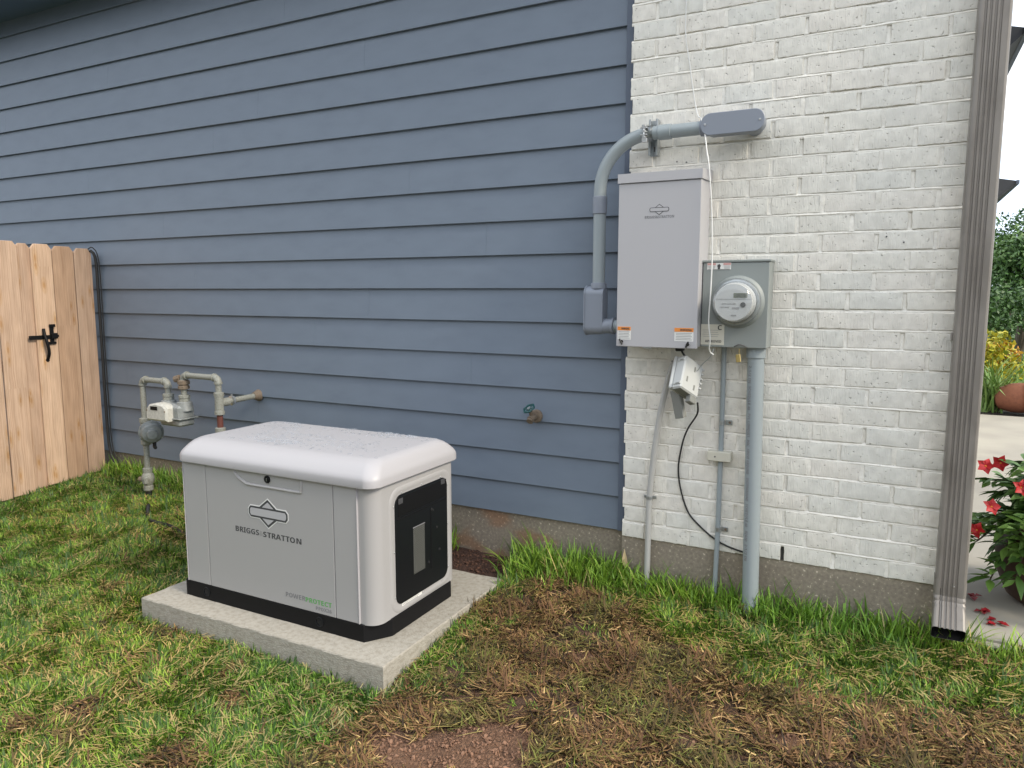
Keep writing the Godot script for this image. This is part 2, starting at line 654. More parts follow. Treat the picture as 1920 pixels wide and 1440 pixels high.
func dead(x: float, z: float) -> float:
	# how much of the turf is dead: 0 green lawn .. 1 the brown strip in front of the brick wall
	var edge: float
	if x < -0.57:
		edge = 99.0
	else:
		var bx := [-0.57, -0.48, -0.29, 0.04, 0.47, 0.83, 1.14, 1.41, 1.67, 9.0]
		var bz := [0.63, 0.30, 0.14, 0.22, 0.34, 0.47, 0.52, 0.58, 0.64, 2.4]
		var i := 0
		while i < bx.size() - 2 and bx[i + 1] < x:
			i += 1
		edge = lerpf(bz[i], bz[i + 1], clampf((x - bx[i]) / (bx[i + 1] - bx[i]), 0.0, 1.0))
	var n := bump_noise.get_noise_2d(x * 130.0 + 40.0, z * 130.0)
	var left := smoothstep(-0.16, 0.26, x - (-0.46 - maxf(0.0, z - 1.25) * 0.30) + n * 0.30)
	var d := smoothstep(-0.10, 0.26, z - edge + n * 0.34) * maxf(left, smoothstep(0.75, 0.55, z)) if edge < 50.0 else smoothstep(-0.16, 0.26, x - (-0.46 - maxf(0.0, z - 1.25) * 0.30) + n * 0.30) * smoothstep(1.2, 1.4, z)
	# scattered dry patches in the lawn
	for q in [[-1.81, 1.36, 0.07], [-2.15, 1.43, 0.07], [-1.55, 1.90, 0.10], [-1.64, 2.05, 0.07], [-1.25, 1.45, 0.05], [-1.4, 2.02, 0.08], [-1.05, 1.6, 0.07], [-2.4, 1.2, 0.05], [-0.95, 1.95, 0.12], [-1.9, 1.7, 0.05]]:
		var r := Vector2(x - q[0], z - q[1]).length() + n * 0.05
		d = maxf(d, 0.75 * (1.0 - smoothstep(q[2] * 0.4, q[2] * 1.2, r)))
	return d


func bare(x: float, z: float) -> float:
	# bare soil
	var n := bump_noise.get_noise_2d(x * 160.0 + 300.0, z * 160.0 - 70.0)
	var d := 0.0
	for q in [[-0.02, 1.45, 0.30], [-0.22, 1.58, 0.20], [0.25, 1.55, 0.16], [0.62, 1.12, 0.09], [-1.52, 1.96, 0.09], [0.42, 1.02, 0.07], [0.95, 0.95, 0.07], [0.1, 0.75, 0.05]]:
		var r := Vector2(x - q[0], (z - q[1]) * 1.3).length() + n * 0.12
		d = maxf(d, 1.0 - smoothstep(q[2] * 0.55, q[2] * 1.1, r))
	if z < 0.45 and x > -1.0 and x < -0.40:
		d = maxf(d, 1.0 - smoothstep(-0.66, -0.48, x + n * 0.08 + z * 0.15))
	return d


func make_ground() -> void:
	var xs := [-90.0, -40.0, -20.0, -12.0]
	var x := -9.0
	while x < -4.5:
		xs.append(x)
		x += 0.15
	while x < 2.4:
		xs.append(x)
		x += 0.022
	for q in [2.6, 3.0, 4.0, 6.0, 10.0, 20.0, 40.0, 90.0]:
		xs.append(q)
	var zs := [-140.0, -60.0, -30.0, -15.0, -8.0, -4.0, -2.0, -1.0, -0.3]
	var z := -0.1
	while z < 2.9:
		zs.append(z)
		z += 0.022
	for q in [3.1, 3.5, 4.2, 5.5, 8.0, 14.0, 30.0, 60.0]:
		zs.append(q)
	var nx := xs.size()
	var v := PackedVector3Array()
	var c := PackedColorArray()
	var nrm := PackedVector3Array()
	for zz in zs:
		for xx in xs:
			var near: bool = xx > -4.6 and xx < 2.4 and zz > -0.2 and zz < 3.0
			var y := ground_y(xx, zz)
			var col := Color(0.085, 0.058, 0.036)
			if near:
				var b := bare(xx, zz)
				var d := dead(xx, zz)
				col = Color(0.070, 0.056, 0.030).lerp(Color(0.140, 0.082, 0.050), d).lerp(Color(0.235, 0.130, 0.082), b)
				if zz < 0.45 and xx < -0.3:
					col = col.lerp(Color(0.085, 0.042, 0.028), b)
				if xx > -2.02 and xx < -0.56 and zz > 0.265 and zz < 1.28:
					y = minf(y, -0.32)
				y += b * bump_noise.get_noise_2d(xx * 1100.0, zz * 1100.0) * 0.012
				nrm.push_back(Vector3(ground_y(xx - 0.02, zz) - ground_y(xx + 0.02, zz), 0.04, ground_y(xx, zz - 0.02) - ground_y(xx, zz + 0.02)).normalized())
			else:
				nrm.push_back(Vector3.UP)
				col = Color(0.06, 0.075, 0.03)
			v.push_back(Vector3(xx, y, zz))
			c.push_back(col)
	var idx := PackedInt32Array()
	for j in zs.size() - 1:
		for i in nx - 1:
			var a := j * nx + i
			for k in [a, a + 1, a + nx, a + 1, a + nx + 1, a + nx]:
				idx.push_back(k)
	var arr := []
	arr.resize(Mesh.ARRAY_MAX)
	arr[Mesh.ARRAY_VERTEX] = v
	arr[Mesh.ARRAY_NORMAL] = nrm
	arr[Mesh.ARRAY_COLOR] = c
	arr[Mesh.ARRAY_INDEX] = idx
	var m := ArrayMesh.new()
	m.add_surface_from_arrays(Mesh.PRIMITIVE_TRIANGLES, arr)
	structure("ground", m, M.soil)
	# driveway slab with its front edge in the grass; planting bed and lawn beyond it
	var s := Soup.new()
	s.box(Vector3(5.02, -0.30, -3.28), Vector3(7.0, 0.2, 6.64), 0.008)
	s.box(Vector3(5.02, -0.318, -3.27), Vector3(7.02, 0.2, 6.70), 0.004)
	structure("driveway", s.mesh(20.0), M.drive_concrete)
	s = Soup.new()
	s.box(Vector3(5.0, -0.32, -7.6), Vector3(6.6, 0.2, 1.84), 0.02)
	structure("planting_bed_ground", s.mesh(20.0), M.mulch)
	s = Soup.new()
	s.box(Vector3(9.0, -0.33, -34.0), Vector3(60.0, 0.2, 50.8), 0.02)
	structure("far_lawn_ground", s.mesh(20.0), M.far_lawn)


# ---------------------------------------------------------------- grass
func blade(s: Soup, at: Vector3, dir: float, lean: float, length: float, width: float, curl: float, col: Color) -> void:
	s.tint = col
	var out := Vector3(cos(dir), 0, sin(dir))
	var side := Vector3(-sin(dir), 0, cos(dir))
	var segs := 3
	var prev := at
	var ang := lean
	var w0 := width * 0.5
	for k in segs:
		var step := length / segs
		var nxt := prev + (out * sin(ang) + Vector3.UP * cos(ang)) * step
		nxt.y = maxf(nxt.y, 0.002)
		var w1: float = width * [0.5, 0.36, 0.04][k]
		if k < segs - 1:
			s.quad(prev - side * w0, prev + side * w0, nxt + side * w1, nxt - side * w1)
		else:
			s.tri(prev - side * w0, prev + side * w0, nxt)
		prev = nxt
		w0 = w1
		ang += curl / segs


func clump(kind: String, sd: int) -> ArrayMesh:
	var r := RandomNumberGenerator.new()
	r.seed = sd
	var s := Soup.new()
	s.tinted = true
	var n: int = {"green": 11, "tall": 7, "dead": 8}[kind]
	for i in n:
		var at := Vector3(r.randf_range(-0.024, 0.024), 0, r.randf_range(-0.024, 0.024))
		var dir := r.randfn(0.0, 0.8) if kind != "tall" else r.randf_range(0, TAU)
		if kind == "green":
			var t := r.randf()
			var col := Color(0.085, 0.180, 0.018).lerp(Color(0.285, 0.42, 0.050), t * t)
			var pick := r.randf()
			var lean := r.randf_range(0.35, 1.5)
			if pick < 0.11:
				col = Color(0.44, 0.34, 0.16).lerp(Color(0.30, 0.22, 0.10), r.randf())
				lean = r.randf_range(1.0, 1.6)
				at.y = r.randf_range(0.0, 0.02)
			elif pick < 0.32:
				col = Color(0.035, 0.080, 0.014)
			blade(s, at, dir, lean, r.randf_range(0.022, 0.066), r.randf_range(0.0022, 0.0050), r.randf_range(-0.9, 1.3), col)
		elif kind == "tall":
			var col := Color(0.07, 0.17, 0.015).lerp(Color(0.25, 0.40, 0.05), r.randf())
			if r.randf() < 0.10:
				col = Color(0.38, 0.33, 0.15)
			blade(s, at * 1.3, dir, r.randf_range(0.05, 0.8), r.randf_range(0.05, 0.130), r.randf_range(0.0035, 0.0066), r.randf_range(0.0, 1.3), col)
		else:
			var t := r.randf()
			var col := Color(0.085, 0.050, 0.026).lerp(Color(0.26, 0.170, 0.085), t * t)
			var pick := r.randf()
			if pick < 0.22:
				col = Color(0.10, 0.095, 0.030).lerp(Color(0.22, 0.20, 0.065), r.randf())
			elif pick < 0.33:
				col = Color(0.48, 0.37, 0.20)
			elif pick < 0.46:
				col = Color(0.030, 0.021, 0.013)
			at.y = r.randf_range(0.001, 0.020)
			if r.randf() < 0.05:
				# a dry runner
				blade(s, at, dir + 1.2, 1.45, r.randf_range(0.09, 0.15), 0.0034, r.randf_range(-0.3, 0.3), Color(0.46, 0.33, 0.19))
			blade(s, at, dir, r.randf_range(1.1, 1.8), r.randf_range(0.022, 0.072), r.randf_range(0.0030, 0.0068), r.randf_range(-1.0, 1.0), col)
	return s.mesh(0.0)


func dead_tone(x: float, z: float, r: RandomNumberGenerator) -> Color:
	# dry turf comes in tufts: bleached straw, wet brown, olive remnants
	var a := bump_noise.get_noise_2d(x * 330.0 - 80.0, z * 330.0) + r.randf_range(-0.12, 0.12)
	var b := bump_noise.get_noise_2d(x * 210.0 + 640.0, z * 210.0)
	var c := Color(0.90, 0.74, 0.58).lerp(Color(1.48, 1.30, 1.06), smoothstep(-0.25, 0.28, a))
	return c.lerp(Color(0.80, 1.02, 0.55), 0.75 * smoothstep(0.08, 0.30, b))


func clear_of_things(x: float, z: float) -> bool:
	if x > -2.035 and x < -0.545 and z > 0.23 and z < 1.30:
		return false
	if x > 1.50 and z < 0.085:
		return false
	if z < 0.005 or (x > 0.0 and z < 0.066):
		return false
	if x < -4.12:
		return z > 0.9 or x < -4.2
	return true


func make_grass() -> void:
	var meshes := {}
	var lists := {}
	for kind in ["green", "tall", "dead"]:
		for i in 5:
			meshes[kind + str(i)] = clump(kind, 100 + i * 7 + kind.length())
			lists[kind + str(i)] = []
	var cell := 0.0180
	var r := RandomNumberGenerator.new()
	r.seed = 77
	var x := -5.2
	while x < 2.5:
		var z := 0.0
		while z < 3.0:
			var px := x + r.randf_range(0.0, cell)
			var pz := z + r.randf_range(0.0, cell)
			z += cell
			# keep to the ground that the photograph and a step beside it can show
			if pz > 1.0 + 1.9 * clampf((0.9 - px) / 2.0, 0.0, 1.0) + 0.5:
				continue
			if not clear_of_things(px, pz):
				continue
			var d := dead(px, pz)
			var b := bare(px, pz)
			var wall := 1.0 - smoothstep(0.02, 0.20, pz - (0.06 if px > 0.0 else 0.0))
			if absf(px + 0.28) < 0.30:
				wall = maxf(wall, (1.0 - smoothstep(0.10, 0.34, pz)) * 1.0)
			var pick := r.randf()
			var kind := "green"
			var n := bump_noise.get_noise_2d(px * 70.0, pz * 70.0 + 500.0)
			if b > 0.25 and pick < 1.02 * b:
				continue
			if r.randf() < d:
				kind = "dead"
				if pick < 0.07 + 0.22 * maxf(0.0, -n):
					kind = "green"
				elif pick < 0.12 + 0.75 * smoothstep(0.10, 0.30, bump_noise.get_noise_2d(px * 260.0 + 15.0, pz * 260.0 + 400.0)):
					continue
			elif r.randf() < wall * 0.68:
				kind = "tall"
			elif r.randf() < 0.035 + 0.16 * maxf(0.0, n):
				kind = "dead"
			var key := kind + str(r.randi() % 5)
			var sc := r.randf_range(0.75, 1.25)
			if kind == "tall":
				sc *= pow(r.randf_range(0.25, 1.0), 0.8) * (0.95 + 0.75 * clampf(wall, 0.0, 1.0)) * (1.15 if px < 0.05 and px > -0.7 else 0.95)
				if px < -2.9 and pz < 0.8:
					sc *= 0.9
			if kind == "green" and d > 0.4:
				sc *= 0.7
			var yb := ground_y(px, pz)
			var lie := bump_noise.get_noise_2d(px * 190.0 + 31.0, pz * 190.0 - 12.0) * 9.0 + r.randfn(0.0, 0.55)
			var bs := Basis(Vector3.UP, lie).scaled(Vector3(sc, sc, sc))
			var warm := clampf(0.5 + n * 0.9, 0.0, 1.0)
			var col := Color(0.82, 0.94, 0.9).lerp(Color(1.24, 1.12, 0.85), warm) if kind != "dead" else dead_tone(px, pz, r)
			lists[key].append([Transform3D(bs, Vector3(px, yb, pz)), col])
			if kind == "dead" and d > 0.5 and r.randf() < 0.45:
				var k2 := "dead" + str(r.randi() % 5)
				lists[k2].append([Transform3D(Basis(Vector3.UP, lie + r.randfn(0.0, 0.6)).scaled(Vector3(sc, 1.4, sc)), Vector3(px + r.randf_range(-0.01, 0.01), yb + 0.004, pz)), col])
		x += cell
	var cs := Soup.new()
	cs.lathe([Vector2(0.0, -0.6), Vector2(0.8, -0.3), Vector2(1.0, 0.15), Vector2(0.55, 0.7), Vector2(0.0, 0.85)], Transform3D(), 6)
	for i in cs.p.size():
		var q := cs.p[i]
		cs.p[i] = q * (1.0 + 0.45 * bump_noise.get_noise_3d(q.x * 110.0, q.y * 110.0, q.z * 110.0))
	var clods := []
	for i in 60000:
		var q := Vector2(r.randf_range(-1.9, 1.7), r.randf_range(0.0, 2.2))
		var b := bare(q.x, q.y)
		var strip := dead(q.x, q.y)
		if not clear_of_things(q.x, q.y) or r.randf() > b * 0.9 + strip * 0.10:
			continue
		var sz := 0.0014 + 0.0075 * pow(r.randf(), 3.5)
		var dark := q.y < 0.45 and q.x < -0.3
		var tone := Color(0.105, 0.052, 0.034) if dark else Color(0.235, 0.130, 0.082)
		var bb := Basis.from_euler(Vector3(r.randf_range(0, TAU), r.randf_range(0, TAU), 0)) * Basis.from_scale(Vector3(sz, sz * 0.8, sz * 1.2))
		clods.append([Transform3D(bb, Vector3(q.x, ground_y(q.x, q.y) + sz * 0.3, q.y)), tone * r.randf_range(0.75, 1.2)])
	var cm := MultiMesh.new()
	cm.transform_format = MultiMesh.TRANSFORM_3D
	cm.use_colors = true
	cm.mesh = cs.mesh(30.0)
	cm.instance_count = clods.size()
	for i in clods.size():
		cm.set_instance_transform(i, clods[i][0])
		cm.set_instance_color(i, clods[i][1])
	var co := MultiMeshInstance3D.new()
	co.name = "soil_crumbs"
	co.multimesh = cm
	co.material_override = M.clod
	add_child(co)
	tag(co, "loose reddish soil crumbs on the bare patches", "soil", "", "stuff")
	var tops := {"green": ["lawn_grass", "short green turf with dry blades around the concrete pad"], "tall": ["wall_grass", "taller uncut green grass along the foot of the walls"], "dead": ["dead_grass", "flattened dead brown turf in front of the brick wall"]}
	for kind in tops:
		var top := Node3D.new()
		top.name = tops[kind][0]
		add_child(top)
		tag(top, tops[kind][1], "grass", "", "stuff")
		for i in 5:
			var l: Array = lists[kind + str(i)]
			if l.is_empty():
				continue
			var mm := MultiMesh.new()
			mm.transform_format = MultiMesh.TRANSFORM_3D
			mm.use_colors = true
			mm.mesh = meshes[kind + str(i)]
			mm.instance_count = l.size()
			for q in l.size():
				mm.set_instance_transform(q, l[q][0])
				mm.set_instance_color(q, l[q][1])
			var o := MultiMeshInstance3D.new()
			o.name = "blades"
			o.multimesh = mm
			o.material_override = M.dead_grassy if kind == "dead" else M.grassy
			top.add_child(o, true)
	# far lawn beyond the drive
	var mm := MultiMesh.new()
	mm.transform_format = MultiMesh.TRANSFORM_3D
	mm.use_colors = true
	mm.mesh = meshes["tall0"]
	mm.instance_count = 5000
	for q in 5000:
		var sc := r.randf_range(1.2, 2.2)
		var zz := -8.6 - 12.0 * pow(r.randf(), 1.5)
		mm.set_instance_transform(q, Transform3D(Basis(Vector3.UP, r.randf_range(0, TAU)).scaled(Vector3(sc * 1.6, sc, sc * 1.6)), Vector3(r.randf_range(2.0, 6.5), -0.232, zz)))
		mm.set_instance_color(q, Color(1, 1, 1).lerp(Color(1.25, 1.15, 0.8), r.randf()))
	var far := MultiMeshInstance3D.new()
	far.name = "far_grass"
	far.multimesh = mm
	far.material_override = M.grassy
	add_child(far)
	tag(far, "bright green lawn beyond the driveway and planting bed", "grass", "", "stuff")


# ---------------------------------------------------------------- walls
func make_siding() -> void:
	var t := thing("siding_wall", "blue grey lap siding wall behind the generator", "wall", Vector3(-4.0, -0.3, 0.0))
	# butt joints of each course, as far as they can be seen
	var joints := {2: [-2.56], 5: [-2.04, -5.7], 6: [-1.61, -5.3], 8: [-0.80, -4.46], 12: [-2.86], 13: [-2.45], 9: [-3.4], 10: [-1.3, -4.95], 15: [-3.9], 3: [-3.9], 4: [-0.9, -4.6], 7: [-3.1], 11: [-4.2], 14: [-1.6, -5.2], 16: [-2.2], 17: [-3.3]}
	var r := RandomNumberGenerator.new()
	r.seed = 9
	for k in range(0, 19):
		var ends := [-0.018]
		for q in joints.get(k, [-2.9]):
			ends.append(q)
		var x: float = ends[-1] - 3.2
		if x > -9.0:
			ends.append(x)
		ends.append(-10.0)
		for e in ends.size() - 1:
			var xb: float = ends[e] - (0.0004 if e > 0 else 0.0)
			var xa: float = ends[e + 1] + 0.0004
			var y0 := k * LAP
			var y1 := (k + 1) * LAP + 0.02
			var rings := []
			var n := maxi(2, int((xb - xa) / 0.45))
			for i in n + 1:
				var xx := lerpf(xa, xb, float(i) / n)
				var dy := bump_noise.get_noise_2d(xx * 55.0, k * 71.0) * 0.0016
				var dz := bump_noise.get_noise_2d(xx * 50.0 + 700.0, k * 37.0) * 0.0012
				rings.append(PackedVector3Array([Vector3(xx, y0 + dy, -0.018), Vector3(xx, y0 + dy, -0.0012 + dz), Vector3(xx, y0 + 0.0012 + dy, dz), Vector3(xx, y1, -0.0185), Vector3(xx, y1, -0.026)]))
			var s := Soup.new()
			s.loft(rings)
			part("siding_board", s, M.siding, t, 30.0)
	var s := Soup.new()
	s.box(Vector3(-5.0, 1.55, -0.12), Vector3(10.0, 3.4, 0.18))
	part("sheathing", s, M.trim, t)
	s = Soup.new()
	s.box(Vector3(0.008, 1.60, -0.005), Vector3(0.048, 3.2, 0.036), 0.002)
	part("corner_trim", s, M.trim, t)
	foundation(t, -10.0, 0.022, -0.016, -0.004, true)


func foundation(t: Node3D, xa: float, xb: float, zf: float, top: float, stained: bool) -> void:
	# cast concrete foot with lime crumbs and, beside the pad, clay splashed up by the digging
	var nx := int((xb - xa) / 0.025)
	var ny := 24
	var v := PackedVector3Array()
	var n := PackedVector3Array()
	var c := PackedColorArray()
	var o := origin_of(t)
	for j in ny + 1:
		for i in nx + 1:
			var x := lerpf(xa, xb, float(i) / nx)
			var y := lerpf(top, top - 0.5, float(j) / ny)
			var f := bump_noise.get_noise_2d(x * 260.0, y * 420.0)
			var g := bump_noise.get_noise_2d(x * 90.0 + 50.0, y * 160.0)
			var col := Color(0.57, 0.495, 0.40).lerp(Color(0.50, 0.435, 0.35), smoothstep(-0.2, 0.3, g))
			if stained:
				var clay := smoothstep(0.0, 0.25, 0.22 + f * 0.6 + g * 0.5 - absf(x + 0.72) * 0.45 - maxf(0.0, y + 0.10) * 2.4)
				col = col.lerp(Color(0.60, 0.35, 0.215), clay * 0.8)
			else:
				# cement smear under the first course
				var smear := 1.0 if y > top - 0.018 - 0.022 * clampf(0.3 + g * 2.0, 0.0, 1.0) else 0.0
				col = col.lerp(Color(0.66, 0.58, 0.46), smear * 0.8)
			v.push_back(Vector3(x, y, zf + f * 0.0016) - o)
			n.push_back(Vector3(0, 0, 1))
			c.push_back(col)
	var idx := PackedInt32Array()
	for j in ny:
		for i in nx:
			var a := j * (nx + 1) + i
			for k in [a, a + 1, a + nx + 1, a + 1, a + nx + 2, a + nx + 1]:
				idx.push_back(k)
	# top ledge and back
	var base := v.size()
	for q in [Vector3(xa, top, zf), Vector3(xb, top, zf), Vector3(xb, top, zf - 0.3), Vector3(xa, top, zf - 0.3)]:
		v.push_back(q - o)
		n.push_back(Vector3.UP)
		c.push_back(Color(0.38, 0.34, 0.28))
	for k in [0, 3, 1, 3, 2, 1]:
		idx.push_back(base + k)
	for e in [xa, xb]:
		base = v.size()
		for q in [Vector3(e, top, zf), Vector3(e, top, zf - 0.3), Vector3(e, top - 0.5, zf - 0.3), Vector3(e, top - 0.5, zf)]:
			v.push_back(q - o)
			n.push_back(Vector3(-1 if e == xa else 1, 0, 0))
			c.push_back(Color(0.36, 0.32, 0.27))
		for k in ([0, 3, 1, 1, 3, 2] if e == xa else [0, 1, 3, 1, 2, 3]):
			idx.push_back(base + k)
	var arr := []
	arr.resize(Mesh.ARRAY_MAX)
	arr[Mesh.ARRAY_VERTEX] = v
	arr[Mesh.ARRAY_NORMAL] = n
	arr[Mesh.ARRAY_COLOR] = c
	arr[Mesh.ARRAY_INDEX] = idx
	var m := ArrayMesh.new()
	m.add_surface_from_arrays(Mesh.PRIMITIVE_TRIANGLES, arr)
	put("foundation", m, M.foundation, t)


func brick_mesh(sd: int) -> ArrayMesh:
	# one brick, 0.206 x 0.0721 face, worn edges, slightly pillowed and warped
	var r := FastNoiseLite.new()
	r.seed = sd
	r.frequency = 1.0
	var nx := 14
	var ny := 5
	var hw := 0.103
	var hh := 0.0362
	var grid := []
	for j in ny + 1:
		var row := []
		for i in nx + 1:
			var u := float(i) / nx * 2.0 - 1.0
			var w := float(j) / ny * 2.0 - 1.0
			var x := u * hw
			var y := w * hh
			var ed := minf((1.0 - absf(u)) * hw, (1.0 - absf(w)) * hh)
			var z := r.get_noise_2d(x * 14.0, y * 18.0) * 0.0009
			if ed < 0.0001:
				z -= 0.0022 + 0.0022 * absf(r.get_noise_2d(x * 60.0, y * 60.0 + 9.0))
				x += r.get_noise_2d(y * 70.0 + 3.0, u * 5.0) * 0.0034 if absf(u) > 0.999 else 0.0
				y += r.get_noise_2d(x * 38.0, w * 7.0 + 20.0) * 0.0030 if absf(w) > 0.999 else 0.0
			row.append(Vector3(x, y, z))
		grid.append(row)
	# squeeze the outer cells so that only a narrow rim is worn
	for j in ny + 1:
		for i in nx + 1:
			var q: Vector3 = grid[j][i]
			if i == 1 or i == nx - 1:
				q.x = signf(q.x) * (hw - 0.0032)
			if j == 1 or j == ny - 1:
				q.y = signf(q.y) * (hh - 0.0028)
			grid[j][i] = q
	var s := Soup.new()
	for j in ny:
		for i in nx:
			s.quad(grid[j][i], grid[j][i + 1], grid[j + 1][i + 1], grid[j + 1][i])
	var back := Vector3(0, 0, -0.06)
	for i in nx:
		s.quad(grid[0][i + 1], grid[0][i], grid[0][i] + back, grid[0][i + 1] + back)
		s.quad(grid[ny][i], grid[ny][i + 1], grid[ny][i + 1] + back, grid[ny][i] + back)
	for j in ny:
		s.quad(grid[j][0], grid[j + 1][0], grid[j + 1][0] + back, grid[j][0] + back)
		s.quad(grid[j + 1][nx], grid[j][nx], grid[j][nx] + back, grid[j + 1][nx] + back)
	return s.mesh(50.0)


func make_brick_wall() -> void:
	var t := thing("brick_wall", "white painted brick wall carrying the electric boxes", "wall", Vector3(0.75, -0.3, 0.03))
	var o := origin_of(t)
	var variants := []
	for i in 9:
		variants.append(brick_mesh(300 + i))
	var r := RandomNumberGenerator.new()
	r.seed = 31
	var xa := 0.024
	var xb := 1.50
	var mort := Soup.new()
	var weep := 0.793
	for k in 39:
		var y0 := -0.004 + k * COURSE
		var first := 0.795 - PITCH * 4.0 if k % 2 == 0 else 0.675 - PITCH * 4.0
		var x := first
		while x < xb:
			var a := maxf(x + 0.0075, xa)
			var b := minf(x + PITCH - 0.0075, xb)
			if b - a > 0.025:
				var m := MeshInstance3D.new()
				m.name = "brick"
				m.mesh = variants[r.randi() % variants.size()]
				m.material_override = M["brick_%d" % (r.randi() % 4)]
				var flip := 1.0 if r.randf() < 0.5 else -1.0
				m.basis = Basis(Vector3(0, 0, 1), r.randf_range(-0.006, 0.006)) * Basis.from_scale(Vector3((b - a) / 0.206, 1.0, 1.0))
				if flip < 0.0:
					m.basis = m.basis * Basis(Vector3(0, 0, 1), PI)
				m.position = Vector3((a + b) * 0.5, y0 + (COURSE - BED) * 0.5 + r.randf_range(-0.0012, 0.0012), BRICK_Z + r.randf_range(-0.0018, 0.0018)) - o
				t.add_child(m, true)
			# head joint
			var jx := x
			if jx > xa + 0.004 and jx < xb and not (k == 0 and absf(jx - weep) < 0.05):
				for q in 5:
					var ya := y0 - 0.002 + (COURSE - BED + 0.004) * q / 5.0
					var yb2 := y0 - 0.002 + (COURSE - BED + 0.004) * (q + 1) / 5.0
					var za := BRICK_Z - 0.0036 + 0.009 * bump_noise.get_noise_2d(jx * 500.0, ya * 500.0)
					var zb := BRICK_Z - 0.0036 + 0.009 * bump_noise.get_noise_2d(jx * 500.0, yb2 * 500.0)
					var wd := 0.0115
					mort.quad(Vector3(jx - wd, ya, za - 0.0005), Vector3(jx, ya, za + 0.0008), Vector3(jx, yb2, zb + 0.0008), Vector3(jx - wd, yb2, zb - 0.0005))
					mort.quad(Vector3(jx, ya, za + 0.0008), Vector3(jx + wd, ya, za - 0.0042), Vector3(jx + wd, yb2, zb - 0.0042), Vector3(jx, yb2, zb + 0.0008))
			x += PITCH
		# bed joint above the course: flush at its foot, raked under the next course
		var yb := y0 + COURSE - BED
		var n := int((xb - xa) / 0.011)
		for i in n:
			var x0 := lerpf(xa, xb, float(i) / n)
			var x1 := lerpf(xa, xb, float(i + 1) / n)
			var prof := []
			for xx in [x0, x1]:
				var f := bump_noise.get_noise_2d(xx * 700.0, yb * 500.0)
				var g := bump_noise.get_noise_2d(xx * 160.0 + 77.0, yb * 300.0)
				prof.append([Vector3(xx, yb - 0.005 + g * 0.004, BRICK_Z - 0.004 + f * 0.001), Vector3(xx, yb + 0.002 + f * 0.0012, BRICK_Z - 0.0006 + f * 0.0022 + g * 0.0050), Vector3(xx, yb + 0.0065 + f * 0.001, BRICK_Z - 0.0024 + f * 0.0022 + g * 0.0060), Vector3(xx, yb + BED + 0.003, BRICK_Z - 0.0085 + f * 0.002 + g * 0.006)])
			for j in 3:
				mort.quad(prof[0][j], prof[1][j], prof[1][j + 1], prof[0][j + 1])
	part("mortar", mort, M.mortar, t, 60.0)
	var s := Soup.new()
	s.box(Vector3((xa + xb) * 0.5, 1.55, -0.22), Vector3(xb - xa, 3.4, 0.50))
	part("backing", s, M.gap_dark, t)
	foundation(t, 0.022, 1.51, 0.052, -0.006, false)
	# nails, anchor holes and scuffs in the paint
	s = Soup.new()
	for q in [[0.255, 1.826], [0.30, 1.82], [1.21, 1.43], [1.145, 1.455]]:
		s.lathe([Vector2(0.0035, 0), Vector2(0.0035, 0.002), Vector2(0.0, 0.003)], Transform3D(Basis(Vector3.RIGHT, PI / 2), Vector3(q[0], q[1], BRICK_Z + 0.001)), 8)
	part("nail", s, M.gap_dark, t)


func make_eaves() -> void:
	var t := thing("eave", "blue grey eave overhanging the top of the siding wall", "eave", Vector3(-4, 3.2, 0.2))
	var s := Soup.new()
	s.box(Vector3(-4.1, 3.325, 0.1), Vector3(11.9, 0.02, 0.42))
	part("soffit", s, M.soffit, t)
	s = Soup.new()
	s.box(Vector3(-4.1, 3.40, 0.32), Vector3(11.9, 0.20, 0.02), 0.003)
	part("fascia", s, M.trim, t)
	s = Soup.new()
	s.prism(PackedVector2Array([Vector2(0.33, 3.54), Vector2(-6.0, 6.08), Vector2(-6.0, 6.04), Vector2(0.33, 3.505)]), Transform3D(Basis(Vector3(0, 0, 1), Vector3(0, 1, 0), Vector3(-1, 0, 0)), Vector3(1.82, 0, 0)), 11.9)
	part("roof", s, M.roof_dark, t)
	# eaves of the wings further along the house
	for q in [[-3.0, 3.6, 1.88, 3.085, 2.92, "grey eave end high up beside the downspout", 0.3], [-7.0, 3.5, 2.34, 2.515, 2.36, "small grey porch eave above the garden trees", 0.3]]:
		var w := thing("porch_roof", q[5], "roof", Vector3(q[2] - 0.5, q[4], q[0] - 1.0), "eaves of the house wings")
		s = Soup.new()
		var xf := Transform3D(Basis(Vector3(1, 0, 0), Vector3(0, 1, 0), Vector3(0, 0, 1)), Vector3(0, 0, q[0] - q[1]))
		s.prism(PackedVector2Array([Vector2(q[2], q[3]), Vector2(q[2], q[3] - 0.045), Vector2(q[2] - 0.20, q[4] - 0.06), Vector2(0.2, q[4] - 0.06), Vector2(0.2, q[3] + 0.45)]), xf, q[1])
		part("eave_box", s, M.roof_dark, w)
		s = Soup.new()
		s.box(Vector3(q[2] + 0.018, q[3] - 0.02, q[0] - q[1] * 0.5), Vector3(0.035, 0.05, q[1] + 0.04), 0.006)
		part("gutter", s, M.trim, w)
		s = Soup.new()
		s.box(Vector3(0.6, (q[4] - 0.06 - 0.4) * 0.5, q[0] - q[1] * 0.5 - 0.1), Vector3(1.7 + (q[2] - 1.88) , q[4] - 0.06 + 0.4, q[1] - 0.3))
		part("wall", s, M.brick_0, w)


